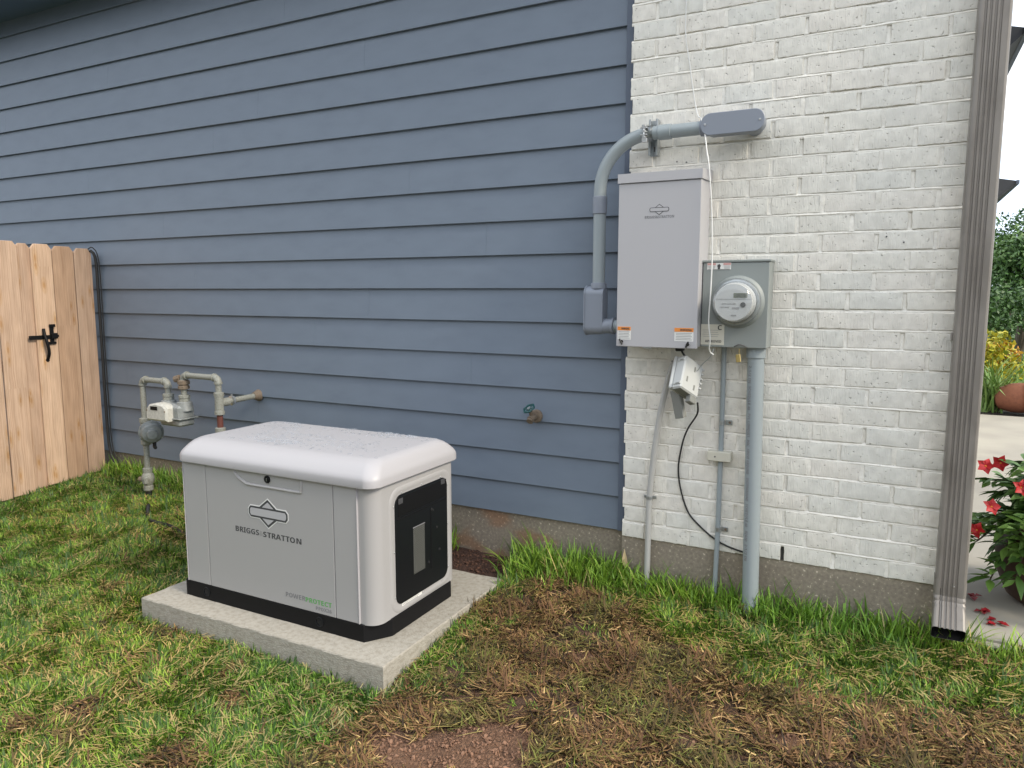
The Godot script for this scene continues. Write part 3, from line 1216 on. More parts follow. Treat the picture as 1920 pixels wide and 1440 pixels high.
func make_neighbour() -> void:
	# the house next door, across the narrow side yard behind the viewer: it keeps the low sky off the walls
	var t := thing("neighbour_house", "tan neighbouring house across the side yard", "house", Vector3(-3.0, -0.45, 9.0))
	var s := Soup.new()
	s.box(Vector3(-4.5, 1.4, 11.0), Vector3(15.0, 3.8, 6.0), 0.02)
	part("wall", s, M.cream_plastic, t)
	s = Soup.new()
	s.prism(PackedVector2Array([Vector2(7.5, 3.2), Vector2(11.0, 5.9), Vector2(14.5, 3.2)]), Transform3D(Basis(Vector3(0, 0, 1), Vector3(0, 1, 0), Vector3(-1, 0, 0)), Vector3(3.5, 0, 0)), 16.0)
	part("roof", s, M.roof_dark, t)
	for x in [-8.0, -3.5]:
		s = Soup.new()
		s.box(Vector3(x, 1.5, 7.99), Vector3(1.0, 1.3, 0.06), 0.01)
		var f := part("window", s, M.meter_white, t)
		s = Soup.new()
		s.box(Vector3(x, 1.5, 7.955), Vector3(0.86, 1.16, 0.02))
		part("pane", s, M.grille_black, f)


func make_downspout() -> void:
	var t := thing("downspout", "brown grey ribbed metal downspout at the corner of the brick wall", "downspout", Vector3(1.46, -0.2, 0.12))
	# section in x (width) and z (depth), with ribs down the front
	var sec := PackedVector2Array()
	var w := 0.110
	var d := 0.078
	sec.push_back(Vector2(-w / 2, -d / 2 + 0.008))
	sec.push_back(Vector2(-w / 2, d / 2 - 0.010))
	sec.push_back(Vector2(-w / 2 + 0.004, d / 2 - 0.003))
	sec.push_back(Vector2(-w / 2 + 0.010, d / 2))
	for i in 4:
		var c := -0.030 + i * 0.0165
		sec.push_back(Vector2(c - 0.0058, d / 2))
		sec.push_back(Vector2(c - 0.0030, d / 2 - 0.0048))
		sec.push_back(Vector2(c + 0.0022, d / 2 - 0.0048))
		sec.push_back(Vector2(c + 0.0050, d / 2))
	sec.push_back(Vector2(w / 2 - 0.010, d / 2))
	sec.push_back(Vector2(w / 2 - 0.004, d / 2 - 0.003))
	sec.push_back(Vector2(w / 2, d / 2 - 0.010))
	sec.push_back(Vector2(w / 2, -d / 2 + 0.008))
	sec.push_back(Vector2(w / 2 - 0.008, -d / 2))
	sec.push_back(Vector2(-w / 2 + 0.008, -d / 2))
	var cx := 1.461
	var cz := 0.118
	var rings := []
	for y in [3.19, 2.2, 1.2, 0.4, 0.02]:
		var ring := PackedVector3Array()
		for q in sec:
			ring.push_back(Vector3(cx + q.x, y, cz + q.y))
		rings.append(ring)
	var s := Soup.new()
	s.loft(rings, false, false)
	part("pipe", s, M.downspout, t, 20.0)
	# crimped elbow kicking out at the foot, open at its mouth
	rings = []
	var path := [[0.060, 0.0, 0.0, 1.035], [0.030, 0.0, 0.0, 1.035], [0.0, 0.0, 0.02, 1.03], [-0.012, 0.001, 0.06, 1.0], [-0.026, 0.004, 0.16, 1.05], [-0.040, 0.009, 0.28, 1.0], [-0.054, 0.016, 0.42, 1.06], [-0.068, 0.025, 0.56, 1.01], [-0.090, 0.040, 0.70, 1.05], [-0.150, 0.085, 0.92, 1.08]]
	for q in path:
		var bs := Basis(Vector3.RIGHT, -q[2])
		var ring := PackedVector3Array()
		for e in sec:
			ring.push_back(Vector3(cx, q[0], cz + q[1]) + bs * Vector3(e.x * q[3], 0.0, e.y * q[3]))
		rings.append(ring)
	s = Soup.new()
	s.loft(rings, false, false)
	var el := part("elbow", s, M.downspout, t, 20.0)
	rings = []
	for q in path:
		var bs := Basis(Vector3.RIGHT, -q[2])
		var ring := PackedVector3Array()
		for e in sec:
			ring.push_back(Vector3(cx, q[0], cz + q[1]) + bs * Vector3(e.x * (q[3] - 0.04), 0.0, e.y * (q[3] - 0.05)))
		rings.append(ring)
	s = Soup.new()
	s.loft(rings, false, false)
	part("inner_face", s, M.black_plastic, el, 20.0)
	for y in [1.05, 2.45]:
		s = Soup.new()
		s.box(Vector3(cx, y, cz - 0.030), Vector3(w + 0.012, 0.03, 0.062), 0.002)
		part("strap", s, M.downspout, t)
	s = Soup.new()
	s.lathe([Vector2(0.004, 0), Vector2(0.003, 0.002), Vector2(0, 0.0025)], Transform3D(Basis(Vector3.RIGHT, PI / 2), Vector3(cx + 0.012, 0.035, cz + 0.0405)), 8)
	part("screw", s, M.steel_bright, t)


# ---------------------------------------------------------------- generator
func make_pad() -> void:
	var xa := -2.03
	var xb := -0.552
	var za := 0.255
	var zb := 1.292
	var yt := -0.275
	var s := Soup.new()
	# slab with a slightly uneven arris
	var rings := []
	for q in [[0.0, -0.46], [0.0, yt - 0.006], [0.005, yt]]:
		var ring := PackedVector3Array()
		var corners := [Vector2(xa + q[0], zb - q[0]), Vector2(xb - q[0], zb - q[0]), Vector2(xb - q[0], za + q[0]), Vector2(xa + q[0], za + q[0])]
		for c in 4:
			var p0: Vector2 = corners[c]
			var p1: Vector2 = corners[(c + 1) % 4]
			for i in 60:
				var p := p0.lerp(p1, i / 60.0)
				var n := bump_noise.get_noise_2d(p.x * 600.0, p.y * 600.0) * 0.0030 + bump_noise.get_noise_2d(p.x * 130.0, p.y * 130.0) * 0.002
				var dir := (p - Vector2((xa + xb) * 0.5, (za + zb) * 0.5)).normalized()
				p += dir * n
				ring.push_back(Vector3(p.x, q[1] + (n * 0.7 if q[1] > -0.4 else 0.0), p.y))
		rings.append(ring)
	s.loft(rings)
	single("concrete_pad", s, M.pad_concrete, Vector3(-1.29, -0.46, 0.77), "thick grey concrete slab under the generator", "slab", "", 40.0)


func make_generator() -> void:
	var xl := -1.88
	var xr := -0.682
	var zb := 0.50
	var zf := 1.160
	var y0 := -0.2745
	var yb := y0 + 0.079
	var yl := y0 + 0.685
	var cx := (xl + xr) * 0.5
	var cz := (zb + zf) * 0.5
	var t := thing("standby_generator", "pale grey standby generator on a concrete pad", "generator", Vector3(cx, y0, cz))
	var flat := func(poly: PackedVector2Array) -> Transform3D:
		return Transform3D(Basis(Vector3(1, 0, 0), Vector3(0, 0, 1), Vector3(0, -1, 0)), Vector3.ZERO)
	# black base frame with chamfered corners
	var ch := 0.072
	var base_rings := []
	for q in [[0.0, y0], [0.0, yb - 0.004], [0.004, yb]]:
		var e: float = q[0]
		var ring := PackedVector3Array()
		for c in [Vector2(xl + e, zb + ch), Vector2(xl + ch, zb + e), Vector2(xr - ch, zb + e), Vector2(xr - e, zb + ch), Vector2(xr - e, zf - ch * 1.5), Vector2(xr - ch, zf - e), Vector2(xl + ch * 0.2, zf - e), Vector2(xl + e, zf - ch * 0.2)]:
			ring.push_back(Vector3(c.x, q[1], c.y))
		base_rings.append(ring)
	var s := Soup.new()
	s.loft(base_rings)
	var base := part("base_frame", s, M.black_plastic, t, 20.0)
	for x in [-1.72, -1.00]:
		s = Soup.new()
		var ring_pts := []
		for k in 17:
			ring_pts.append(Vector3(x + cos(TAU * k / 16.0) * 0.021, y0 + 0.042 + sin(TAU * k / 16.0) * 0.021, zf + 0.001))
		s.tube(ring_pts, 0.0022, 6, false)
		s.lathe([Vector2(0.019, 0.0), Vector2(0.015, 0.0012), Vector2(0, 0.0014)], Transform3D(Basis(Vector3.RIGHT, PI / 2), Vector3(x, y0 + 0.042, zf)), 16)
		part("lifting_hole", s, M.grille_black, base)
	# cabinet shell, rounded corners
	var rings := []
	for q in [[0.010, yb - 0.002], [0.010, yl + 0.01]]:
		var ring := PackedVector3Array()
		for e in rrect(xr - xl - 0.020, zf - zb - 0.012, 0.062, 8):
			ring.push_back(Vector3(cx + 0.004 + e.x, q[1], cz - e.y))
		rings.append(ring)
	s = Soup.new()
	s.loft(rings)
	var shell := part("cabinet", s, M.cabinet, t, 30.0)
	# front: corner strips and the removable panel, each a plate with its own arris
	var plate := func(a: float, b: float, called: String) -> MeshInstance3D:
		var so := Soup.new()
		so.box(Vector3((a + b) * 0.5, (yb + yl) * 0.5 + 0.002, zf - 0.007), Vector3(b - a, yl - yb + 0.004, 0.016), 0.0028)
		return part(called, so, M.cabinet, t, 20.0)
	plate.call(-1.842, -1.690, "side_strip")
	var panel: MeshInstance3D = plate.call(-1.6875, -0.905, "front_panel")
	plate.call(-0.9025, -0.776, "side_strip")
	# bright arris trims beside the strips
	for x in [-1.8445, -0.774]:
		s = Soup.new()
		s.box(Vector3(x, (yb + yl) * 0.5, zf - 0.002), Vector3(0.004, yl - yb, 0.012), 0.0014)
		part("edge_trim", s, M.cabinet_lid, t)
	# handle recess under the lid
	var zp := zf + 0.001
	var pts := []
	for q in [[-1.495, 0.405], [-1.486, 0.386], [-1.462, 0.369], [-1.425, 0.352], [-1.40, 0.347], [-1.25, 0.347], [-1.10, 0.347], [-1.086, 0.352], [-1.080, 0.375], [-1.080, 0.405]]:
		pts.append(Vector3(q[0], q[1], zp - 0.001))
	s = Soup.new()
	s.tube(smooth_path(pts, 0.01), 0.0075, 8)
	var hr := part("handle_recess", s, M.cabinet, panel)
	s = Soup.new()
	s.prism(PackedVector2Array([Vector2(-1.47, 0.41), Vector2(-1.455, 0.38), Vector2(-1.40, 0.356), Vector2(-1.09, 0.356), Vector2(-1.088, 0.41)]), Transform3D(Basis(), Vector3(0, 0, zp)), 0.0012)
	part("recess_plate", s, M.cabinet, hr)
	s = Soup.new()
	s.lathe([Vector2(0.0175, 0), Vector2(0.0175, 0.006), Vector2(0.014, 0.009), Vector2(0.012, 0.006), Vector2(0, 0.006)], Transform3D(Basis(Vector3.RIGHT, PI / 2), Vector3(-1.281, 0.384, zp)), 20)
	var lock := part("lock", s, M.black_plastic, panel)
	s = Soup.new()
	s.box(Vector3(-1.281, 0.384, zp + 0.0075), Vector3(0.003, 0.014, 0.003))
	part("keyway", s, M.steel_bright, lock)
	emblem(panel, Vector3(-1.287, 0.222, zp), 1.0)
	text("BRIGGS", 0.150, 0.0255, Vector3(-1.425, 0.123, zp), M.print_dark, panel)
	text("&", 0.022, 0.022, Vector3(-1.336, 0.122, zp), M.print_mid, panel)
	text("STRATTON", 0.232, 0.0255, Vector3(-1.207, 0.121, zp), M.print_dark, panel)
	text("POWER", 0.118, 0.0215, Vector3(-1.138, -0.141, zp), M.print_grey, panel)
	text("PROTECT", 0.150, 0.0215, Vector3(-1.003, -0.143, zp), M.print_green, panel)
	text("PPDX26", 0.090, 0.0165, Vector3(-0.974, -0.172, zp), M.print_grey, panel)
	# lid: lip, shoulder, slightly crowned top
	rings = []
	var lx0 := xl + 0.003
	var lx1 := xr + 0.012
	var lz0 := zb - 0.012
	var lz1 := zf + 0.020
	var prof := [[0.016, 0.016, 0.003, 0.055], [0.003, 0.003, 0.0, 0.06], [0.0, 0.0, 0.004, 0.06], [0.0, 0.0, 0.030, 0.06], [0.003, 0.006, 0.044, 0.06], [0.010, 0.018, 0.058, 0.06], [0.021, 0.042, 0.078, 0.06], [0.033, 0.068, 0.094, 0.06], [0.048, 0.092, 0.104, 0.06], [0.064, 0.112, 0.1085, 0.055]]
	for q in prof:
		var ring := PackedVector3Array()
		var w: float = lx1 - lx0 - 2.0 * q[0]
		var h: float = lz1 - lz0 - 2.0 * q[1] * 0.85
		for e in rrect(w, h, q[3], 8):
			ring.push_back(Vector3((lx0 + lx1) * 0.5 + e.x, yl + q[2], (lz0 + lz1) * 0.5 - e.y))
		rings.append(ring)
	s = Soup.new()
	s.loft(rings, true, false)
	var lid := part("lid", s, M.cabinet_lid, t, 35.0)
	var top_rings := [rings[-1]]
	for q in [[0.075, 0.125, 0.1100], [0.15, 0.20, 0.1125], [0.35, 0.28, 0.1145]]:
		var ring := PackedVector3Array()
		for e in rrect(lx1 - lx0 - 2.0 * q[0], lz1 - lz0 - 2.0 * q[1] * 0.85, 0.05, 8):
			ring.push_back(Vector3((lx0 + lx1) * 0.5 + e.x, yl + q[2], (lz0 + lz1) * 0.5 - e.y))
		top_rings.append(ring)
	s = Soup.new()
	s.loft(top_rings, false, true)
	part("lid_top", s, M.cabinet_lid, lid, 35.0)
	var drop := Soup.new()
	drop.lathe([Vector2(1.0, 0.0), Vector2(0.86, 0.45), Vector2(0.5, 0.85), Vector2(0.0, 1.0)], Transform3D(), 8)
	var mm := MultiMesh.new()
	mm.transform_format = MultiMesh.TRANSFORM_3D
	mm.mesh = drop.mesh(80.0)
	var spots := []
	var rd := RandomNumberGenerator.new()
	rd.seed = 12
	while spots.size() < 2600:
		var q := Vector2(rd.randf_range(lx0 + 0.07, lx1 - 0.07), rd.randf_range(lz0 + 0.10, lz1 - 0.11))
		if rd.randf() < 0.12 + smoothstep(-0.05, 0.22, bump_noise.get_noise_2d(q.x * 150.0 + 9.0, q.y * 260.0)):
			spots.append(q)
	mm.instance_count = spots.size()
	for i in spots.size():
		var q: Vector2 = spots[i]
		var rr := 0.0022 + 0.0075 * pow(rd.randf(), 2.5)
		var inx := clampf(minf(q.x - lx0 - 0.064, lx1 - 0.064 - q.x) / 0.3, 0.0, 1.0)
		mm.set_instance_transform(i, Transform3D(Basis(Vector3.UP, rd.randf_range(0, TAU)) * Basis.from_scale(Vector3(rr * rd.randf_range(0.7, 2.0), rr * 0.42, rr)), Vector3(q.x, yl + 0.1082 + 0.0055 * inx, q.y) - origin_of(lid)))
	var drops := MultiMeshInstance3D.new()
	drops.name = "rain_drops"
	drops.multimesh = mm
	drops.material_override = M.rain_water
	drops.set_meta("kind", "stuff")
	lid.add_child(drops)
	# shadow gap between lid and cabinet
	# end grille: raised surround, black sheet, screws, inner vent
	var ex := xr - 0.006
	var turn := Basis(Vector3(0, 0, -1), Vector3(0, 1, 0), Vector3(1, 0, 0))
	var gc := Vector3(ex, 0.094, 0.806)
	var gw := 0.420
	var gh := 0.500
	rings = []
	for q in [[0.038, -0.001, 0.075], [0.032, 0.004, 0.07], [0.018, 0.0045, 0.06], [0.012, 0.0015, 0.055], [-0.002, 0.0015, 0.045]]:
		var ring := PackedVector3Array()
		for e in rrect(gw + 2.0 * q[0], gh + 2.0 * q[0], q[2], 6):
			ring.push_back(gc + turn * Vector3(e.x, e.y, q[1]))
		rings.append(ring)
	s = Soup.new()
	s.loft(rings, true, false)
	var sur := part("grille_surround", s, M.cabinet, shell, 40.0)
	s = Soup.new()
	s.prism(rrect(gw, gh, 0.045, 6), Transform3D(turn, gc), 0.0045, 0.001)
	var gr := part("grille", s, M.grille_black, shell)
	for q in [[-0.5, 0.40], [-0.5, 0.0], [-0.5, -0.40], [0.5, 0.40], [0.5, 0.02], [0.5, -0.40], [-0.36, 0.5], [0.0, 0.5], [0.36, 0.5], [-0.36, -0.5], [0.0, -0.5], [0.36, -0.5]]:
		s = Soup.new()
		var at: Vector3 = gc + turn * Vector3(q[0] * (gw + 0.014), q[1] * (gh + 0.014), 0.0015)
		s.lathe([Vector2(0.0042, 0), Vector2(0.0042, 0.002), Vector2(0.002, 0.0035), Vector2(0, 0.0035)], Transform3D(Basis(Vector3(0, 0, 1), -PI / 2), at), 8)
		part("screw", s, M.steel_bright, sur)
	# ledge and perforated vent seen behind the sheet, bolts
	s = Soup.new()
	s.box(Vector3(ex + 0.0052, 0.055, 0.838), Vector3(0.002, 0.215, 0.090), 0.0008)
	var vent := part("vent", s, M.perforated, gr)
	s = Soup.new()
	s.box(Vector3(ex + 0.0056, 0.166, 0.838), Vector3(0.003, 0.004, 0.094), 0.0008)
	part("vent_trim", s, M.print_grey, vent)
	s = Soup.new()
	s.box(Vector3(ex + 0.0052, 0.235, 0.80), Vector3(0.003, 0.006, 0.40), 0.0012)
	s.box(Vector3(ex + 0.0052, 0.075, 0.740), Vector3(0.003, 0.30, 0.006), 0.0012)
	s.box(Vector3(ex + 0.0050, 0.29, 0.80), Vector3(0.002, 0.085, 0.39), 0.0009)
	part("inner_ledge", s, M.black_plastic, gr)
	for q in [[0.215, 0.735], [0.207, 0.722], [0.115, 0.690], [-0.035, 0.760], [0.0, 0.668]]:
		s = Soup.new()
		s.lathe([Vector2(0.007, 0), Vector2(0.006, 0.003), Vector2(0.0, 0.0035)], Transform3D(Basis(Vector3(0, 0, 1), -PI / 2), Vector3(ex + 0.0045, q[0], q[1])), 8)
		part("bolt", s, M.black_rubber, gr)
	for q in [[0.315, 0.975], [0.325, 0.635]]:
		s = Soup.new()
		s.box(Vector3(ex + 0.0054, q[0], q[1]), Vector3(0.002, 0.026, 0.034), 0.0008)
		part("mesh_patch", s, M.print_dark, gr)
	# rating plate low on the end
	s = Soup.new()
	s.box(Vector3(xr - 0.005, yb + 0.030, 0.895), Vector3(0.003, 0.030, 0.155), 0.0008)
	var lab := part("rating_label", s, M.sticker_white, shell)
	s = Soup.new()
	for k in 4:
		s.box(Vector3(xr - 0.0032, yb + 0.021 + k * 0.006, 0.90), Vector3(0.0006, 0.0018, 0.12 - 0.02 * (k % 2)))
	part("print", s, M.print_mid, lab)


func emblem(parent: Node3D, at: Vector3, sc: float) -> void:
	# a lozenge crossed by a bar with clipped ends: pale rim, dark outline, grey fill
	var bar := PackedVector2Array([Vector2(-0.120, -0.012), Vector2(-0.108, -0.026), Vector2(0.108, -0.026), Vector2(0.120, -0.012), Vector2(0.120, 0.012), Vector2(0.108, 0.026), Vector2(-0.108, 0.026), Vector2(-0.120, 0.012)])
	var dia := PackedVector2Array([Vector2(-0.086, 0.0), Vector2(0.0, -0.066), Vector2(0.086, 0.0), Vector2(0.0, 0.066)])
	var grow := func(poly: PackedVector2Array, by: float) -> PackedVector2Array:
		var o := Geometry2D.offset_polygon(poly, by, Geometry2D.JOIN_MITER)
		var q := PackedVector2Array()
		for e in o[0]:
			q.push_back(e * sc)
		return q
	var layers := [[dia, 0.005, "print_light", 0.0010], [bar, 0.005, "print_light", 0.0012], [dia, 0.0, "print_dark", 0.0016], [dia, -0.010, "box_paint", 0.0019], [bar, 0.0, "print_dark", 0.0022], [bar, -0.0085, "box_paint", 0.0025]]
	if sc < 0.8:
		layers = [[dia, 0.0, "print_dark", 0.0008], [dia, -0.007, "box_paint", 0.0010], [bar, 0.0, "print_dark", 0.0012], [bar, -0.007, "box_paint", 0.0014]]
	for q in layers:
		var s := Soup.new()
		s.prism(grow.call(q[0], q[1]), Transform3D(Basis(), at), q[3])
		part("emblem", s, M[q[2]], parent)


# ---------------------------------------------------------------- electric gear
func make_transfer_switch() -> void:
	var x0 := 0.042
	var x1 := 0.418
	var yb := 0.974
	var yt := 1.752
	var zf := 0.25
	var t := thing("transfer_switch_box", "tall pale grey metal cabinet mounted high on the white brick", "electrical box", Vector3((x0 + x1) * 0.5, yb, 0.16))
	var s := Soup.new()
	s.box(Vector3((x0 + x1) * 0.5, (yb + yt - 0.02) * 0.5 + 0.003, 0.157), Vector3(x1 - x0 - 0.006, yt - yb - 0.026, 0.172), 0.002)
	part("cabinet", s, M.box_paint, t)
	# door with folded edges
	s = Soup.new()
	s.box(Vector3((x0 + x1) * 0.5, (yb + 1.712) * 0.5, zf - 0.0085), Vector3(x1 - x0, 1.712 - yb, 0.019), 0.0022)
	var door := part("door", s, M.box_paint, t, 20.0)
	s = Soup.new()
	var xf := Transform3D(Basis(Vector3(0, 0, 1), Vector3(0, 1, 0), Vector3(-1, 0, 0)), Vector3(x1 + 0.004, 0, 0))
	s.prism(PackedVector2Array([Vector2(0.066, 1.775), Vector2(zf + 0.007, 1.757), Vector2(zf + 0.007, 1.716), Vector2(zf + 0.003, 1.716), Vector2(0.066, 1.724)]), xf, x1 - x0 + 0.008)
	part("rain_hood", s, M.box_paint, t, 20.0)
	emblem(door, Vector3(0.233, 1.592, zf + 0.001), 0.37)
	text("BRIGGS&STRATTON", 0.134, 0.0115, Vector3(0.234, 1.560, zf + 0.001), M.print_grey, door)
	# warning stickers
	for q in [[0.080, 0.064, "WARNING"], [0.360, 0.086, "WARNING"]]:
		var w: float = q[1]
		s = Soup.new()
		s.box(Vector3(q[0], 1.036, zf + 0.0013), Vector3(w, 0.060, 0.0012), 0.0002)
		var st := part("sticker", s, M.sticker_white, door)
		s = Soup.new()
		s.box(Vector3(q[0], 1.0575, zf + 0.0023), Vector3(w, 0.0175, 0.001), 0.0002)
		part("sticker_band", s, M.sticker_orange, st)
		text(q[2], w * 0.6, 0.009, Vector3(q[0] + w * 0.1, 1.0575, zf + 0.0032), M.print_dark, st, Basis(), "lettering", true, 0.0006)
		s = Soup.new()
		for k in 5:
			s.box(Vector3(q[0] - w * 0.03 * (k % 2), 1.0425 - k * 0.0072, zf + 0.0022), Vector3(w * (0.84 - 0.06 * (k % 2)), 0.0022, 0.0006))
		part("fine_print", s, M.print_mid, st)
	for q in [[0.068, 0.9965, 0.5], [0.378, 0.9925, -0.4]]:
		s = Soup.new()
		s.lathe([Vector2(0.008, 0), Vector2(0.007, 0.008), Vector2(0, 0.009)], Transform3D(Basis(Vector3.RIGHT, PI / 2), Vector3(q[0], q[1], zf)), 12)
		s.box(Vector3(q[0], q[1], zf + 0.012), Vector3(0.007, 0.030, 0.010), 0.002, Basis(Vector3(0, 0, 1), q[2]))
		part("latch", s, M.black_rubber, door)
	s = Soup.new()
	s.box(Vector3(0.190, yb - 0.001, zf - 0.008), Vector3(0.042, 0.010, 0.012), 0.001)
	part("hasp", s, M.galvanised, door)
	s = Soup.new()
	s.box(Vector3(0.315, yb - 0.010, 0.14), Vector3(0.036, 0.022, 0.036), 0.004)
	part("bushing", s, M.black_rubber, t)


func conduit_body(t: Node3D, at: Vector3, along: Basis, length: float, width: float, deep: float, cover_out: bool) -> void:
	# a moulded access fitting: rounded long box with a screwed cover; local y along its length, z towards the cover
	var s := Soup.new()
	var rings := []
	for q in [[-deep * 0.5, 0.82], [-deep * 0.35, 0.95], [deep * 0.36, 1.0], [deep * 0.5, 1.0]]:
		var ring := PackedVector3Array()
		for e in rrect(width * q[1], length - width * (1.0 - q[1]), width * q[1] * 0.47, 7):
			ring.push_back(at + along * Vector3(e.x, e.y, q[0]))
		rings.append(ring)
	s.loft(rings)
	var b := part("conduit_body", s, M.pvc_fitting, t, 40.0)
	s = Soup.new()
	s.prism(rrect(width + 0.006, length + 0.006, width * 0.48, 8), Transform3D(along, at + along * Vector3(0, 0, deep * 0.5)), 0.007, 0.0025)
	var c := part("cover", s, M.pvc_fitting, b, 30.0)
	for e in [-1.0, 1.0]:
		s = Soup.new()
		s.lathe([Vector2(0.005, 0), Vector2(0.0045, 0.002), Vector2(0, 0.0025)], Transform3D(along * Basis(Vector3.RIGHT, PI / 2), at + along * Vector3(0, e * (length * 0.5 - 0.016), deep * 0.5 + 0.007)), 10)
		part("screw", s, M.steel_bright, c)


func make_conduits() -> void:
	var R := 0.030
	var z := 0.150
	var xv := -0.088
	var yh := 1.946
	var t := thing("feeder_conduit", "grey plastic conduit sweeping from the tall box up to the wall fitting", "conduit", Vector3(xv, 1.02, z))
	# lower fitting, its cover facing away to the side
	conduit_body(t, Vector3(-0.098, 1.136, z), Basis(Vector3(0, 0, 1), Vector3(0, 1, 0), Vector3(-1, 0, 0)), 0.235, 0.086, 0.088, true)
	var s := Soup.new()
	s.lathe([Vector2(0.038, 0.0), Vector2(0.038, 0.02), Vector2(0.036, 0.028), Vector2(0.030, 0.028)], Transform3D(Basis(), Vector3(xv, 1.242, z)), 20)
	part("hub", s, M.pvc_fitting, t)
	s = Soup.new()
	s.lathe([Vector2(0.036, 0.0), Vector2(0.036, 0.045), Vector2(0.040, 0.047), Vector2(0.040, 0.058), Vector2(0.03, 0.06)], Transform3D(Basis(Vector3(0, 0, 1), -PI / 2), Vector3(-0.062, 1.062, z)), 20)
	part("hub", s, M.pvc_fitting, t)
	s = Soup.new()
	s.tube([Vector3(-0.03, 1.062, z), Vector3(0.046, 1.062, z)], R, 20)
	part("nipple", s, M.pvc, t)
	s = Soup.new()
	s.tube([Vector3(xv, 1.25, z), Vector3(xv, 1.45, z), Vector3(xv, 1.66, z)], R, 20)
	part("riser", s, M.pvc, t)
	s = Soup.new()
	s.lathe([Vector2(R, -0.003), Vector2(0.0345, 0.0), Vector2(0.0345, 0.078), Vector2(R, 0.081)], Transform3D(Basis(), Vector3(xv, 1.597, z)), 20)
	part("coupling", s, M.pvc_fitting, t)
	s = Soup.new()
	var pts := [Vector3(xv, 1.66, z)]
	var rad := 0.245
	for k in 15:
		var a := PI * 0.5 * k / 14.0
		pts.append(Vector3(xv + rad - cos(a) * rad, yh - rad + sin(a) * rad, z))
	pts.append(Vector3(0.25, yh + 0.001, z))
	s.tube(pts, R, 20)
	part("sweep_bend", s, M.pvc, t)
	s = Soup.new()
	s.lathe([Vector2(R, -0.002), Vector2(0.0342, 0.0), Vector2(0.0342, 0.055), Vector2(R, 0.057)], Transform3D(Basis(Vector3(0, 0, 1), -PI / 2), Vector3(0.195, yh, z)), 20)
	part("coupling", s, M.pvc, t)
	s = Soup.new()
	s.tube([Vector3(0.24, yh, z), Vector3(0.41, yh + 0.002, z)], R, 20)
	part("run", s, M.pvc, t)
	s = Soup.new()
	s.lathe([Vector2(R, -0.004), Vector2(0.037, 0.0), Vector2(0.039, 0.03), Vector2(0.039, 0.05)], Transform3D(Basis(Vector3(0, 0, 1), -PI / 2), Vector3(0.385, yh + 0.002, z)), 20)
	part("hub", s, M.pvc_fitting, t)
	conduit_body(t, Vector3(0.528, yh + 0.003, 0.152), Basis(Vector3(0, 1, 0), Vector3(-1, 0, 0), Vector3(0, 0, 1)), 0.262, 0.088, 0.088, true)
	s = Soup.new()
	s.tube([Vector3(0.60, yh, 0.12), Vector3(0.60, yh, 0.055)], 0.037, 20)
	part("wall_hub", s, M.pvc_fitting, t)

	# slotted channel and pipe clamp
	var c := thing("strut_clamp", "galvanised channel and pipe clamp holding the curved conduit", "clamp", Vector3(0.15, 1.86, 0.08))
	for e in [-1.0, 1.0]:
		s = Soup.new()
		s.box(Vector3(0.153 + e * 0.0195, 1.937, 0.0885), Vector3(0.004, 0.162, 0.041), 0.0008)
		s.box(Vector3(0.153 + e * 0.0155, 1.937, 0.108), Vector3(0.0075, 0.162, 0.003), 0.0008)
		part("channel_side", s, M.galvanised, c)
	s = Soup.new()
	s.box(Vector3(0.153, 1.937, 0.069), Vector3(0.042, 0.162, 0.003), 0.0005)
	part("channel_back", s, M.galvanised, c)
	s = Soup.new()
	s.box(Vector3(0.153, 1.888, 0.0715), Vector3(0.012, 0.022, 0.002), 0.0)
	part("slot", s, M.gap_dark, c)
	for e in [-1.0, 1.0]:
		var q := []
		for k in 9:
			var a := PI * (0.5 if e > 0 else -0.5) + PI * k / 8.0 * (-1.0 if e > 0 else 1.0)
			q.append(Vector3(0.150, yh + sin(a) * 0.0335, z + cos(a) * 0.0335))
		for k in 8:
			s = s if k > 0 else Soup.new()
			var mid: Vector3 = (q[k] + q[k + 1]) * 0.5
			var d: Vector3 = (q[k + 1] - q[k])
			s.box(mid, Vector3(0.032, d.length() + 0.002, 0.004), 0.0006, Basis(Vector3.RIGHT, atan2(d.z, d.y)))
		part("clamp_half", s, M.galvanised, c)
	for q in [[0.136, 0.018, 0.030, 0.006], [0.136, -0.012, 0.030, 0.006], [0.140, -0.036, 0.024, 0.018]]:
		s = Soup.new()
		s.box(Vector3(q[0], yh + q[1], z + 0.039), Vector3(q[2], q[3], 0.024), 0.001)
		part("clamp_ear", s, M.steel_bright, c)
	s = Soup.new()
	s.tube([Vector3(0.136, yh + 0.032, z + 0.044), Vector3(0.136, yh - 0.034, z + 0.044)], 0.0042, 8)
	part("bolt", s, M.steel_bright, c)
	for y in [yh + 0.027, yh + 0.004, yh - 0.022]:
		s = Soup.new()
		s.lathe([Vector2(0.0095, -0.004), Vector2(0.0095, 0.004)], Transform3D(Basis(), Vector3(0.136, y, z + 0.044)), 6)
		part("nut", s, M.steel_bright, c)

	# service conduit below the meter
	var m := thing("service_conduit", "thick grey plastic conduit from the meter box down into the grass", "conduit", Vector3(0.667, -0.28, 0.11))
	s = Soup.new()
	s.tube([Vector3(0.652, 0.95, 0.112), Vector3(0.658, 0.6, 0.112), Vector3(0.664, 0.2, 0.112), Vector3(0.674, -0.32, 0.112)], 0.0365, 24)
	var pipe := part("pipe", s, M.pvc, m)
	s = Soup.new()
	s.lathe([Vector2(0.042, 0.0), Vector2(0.042, 0.045), Vector2(0.040, 0.048)], Transform3D(Basis(), Vector3(0.652, 0.935, 0.112)), 24)
	part("connector", s, M.pvc, m)
	# printed legend running down the pipe, turned to the left
	var yy := 0.90
	var rp := RandomNumberGenerator.new()
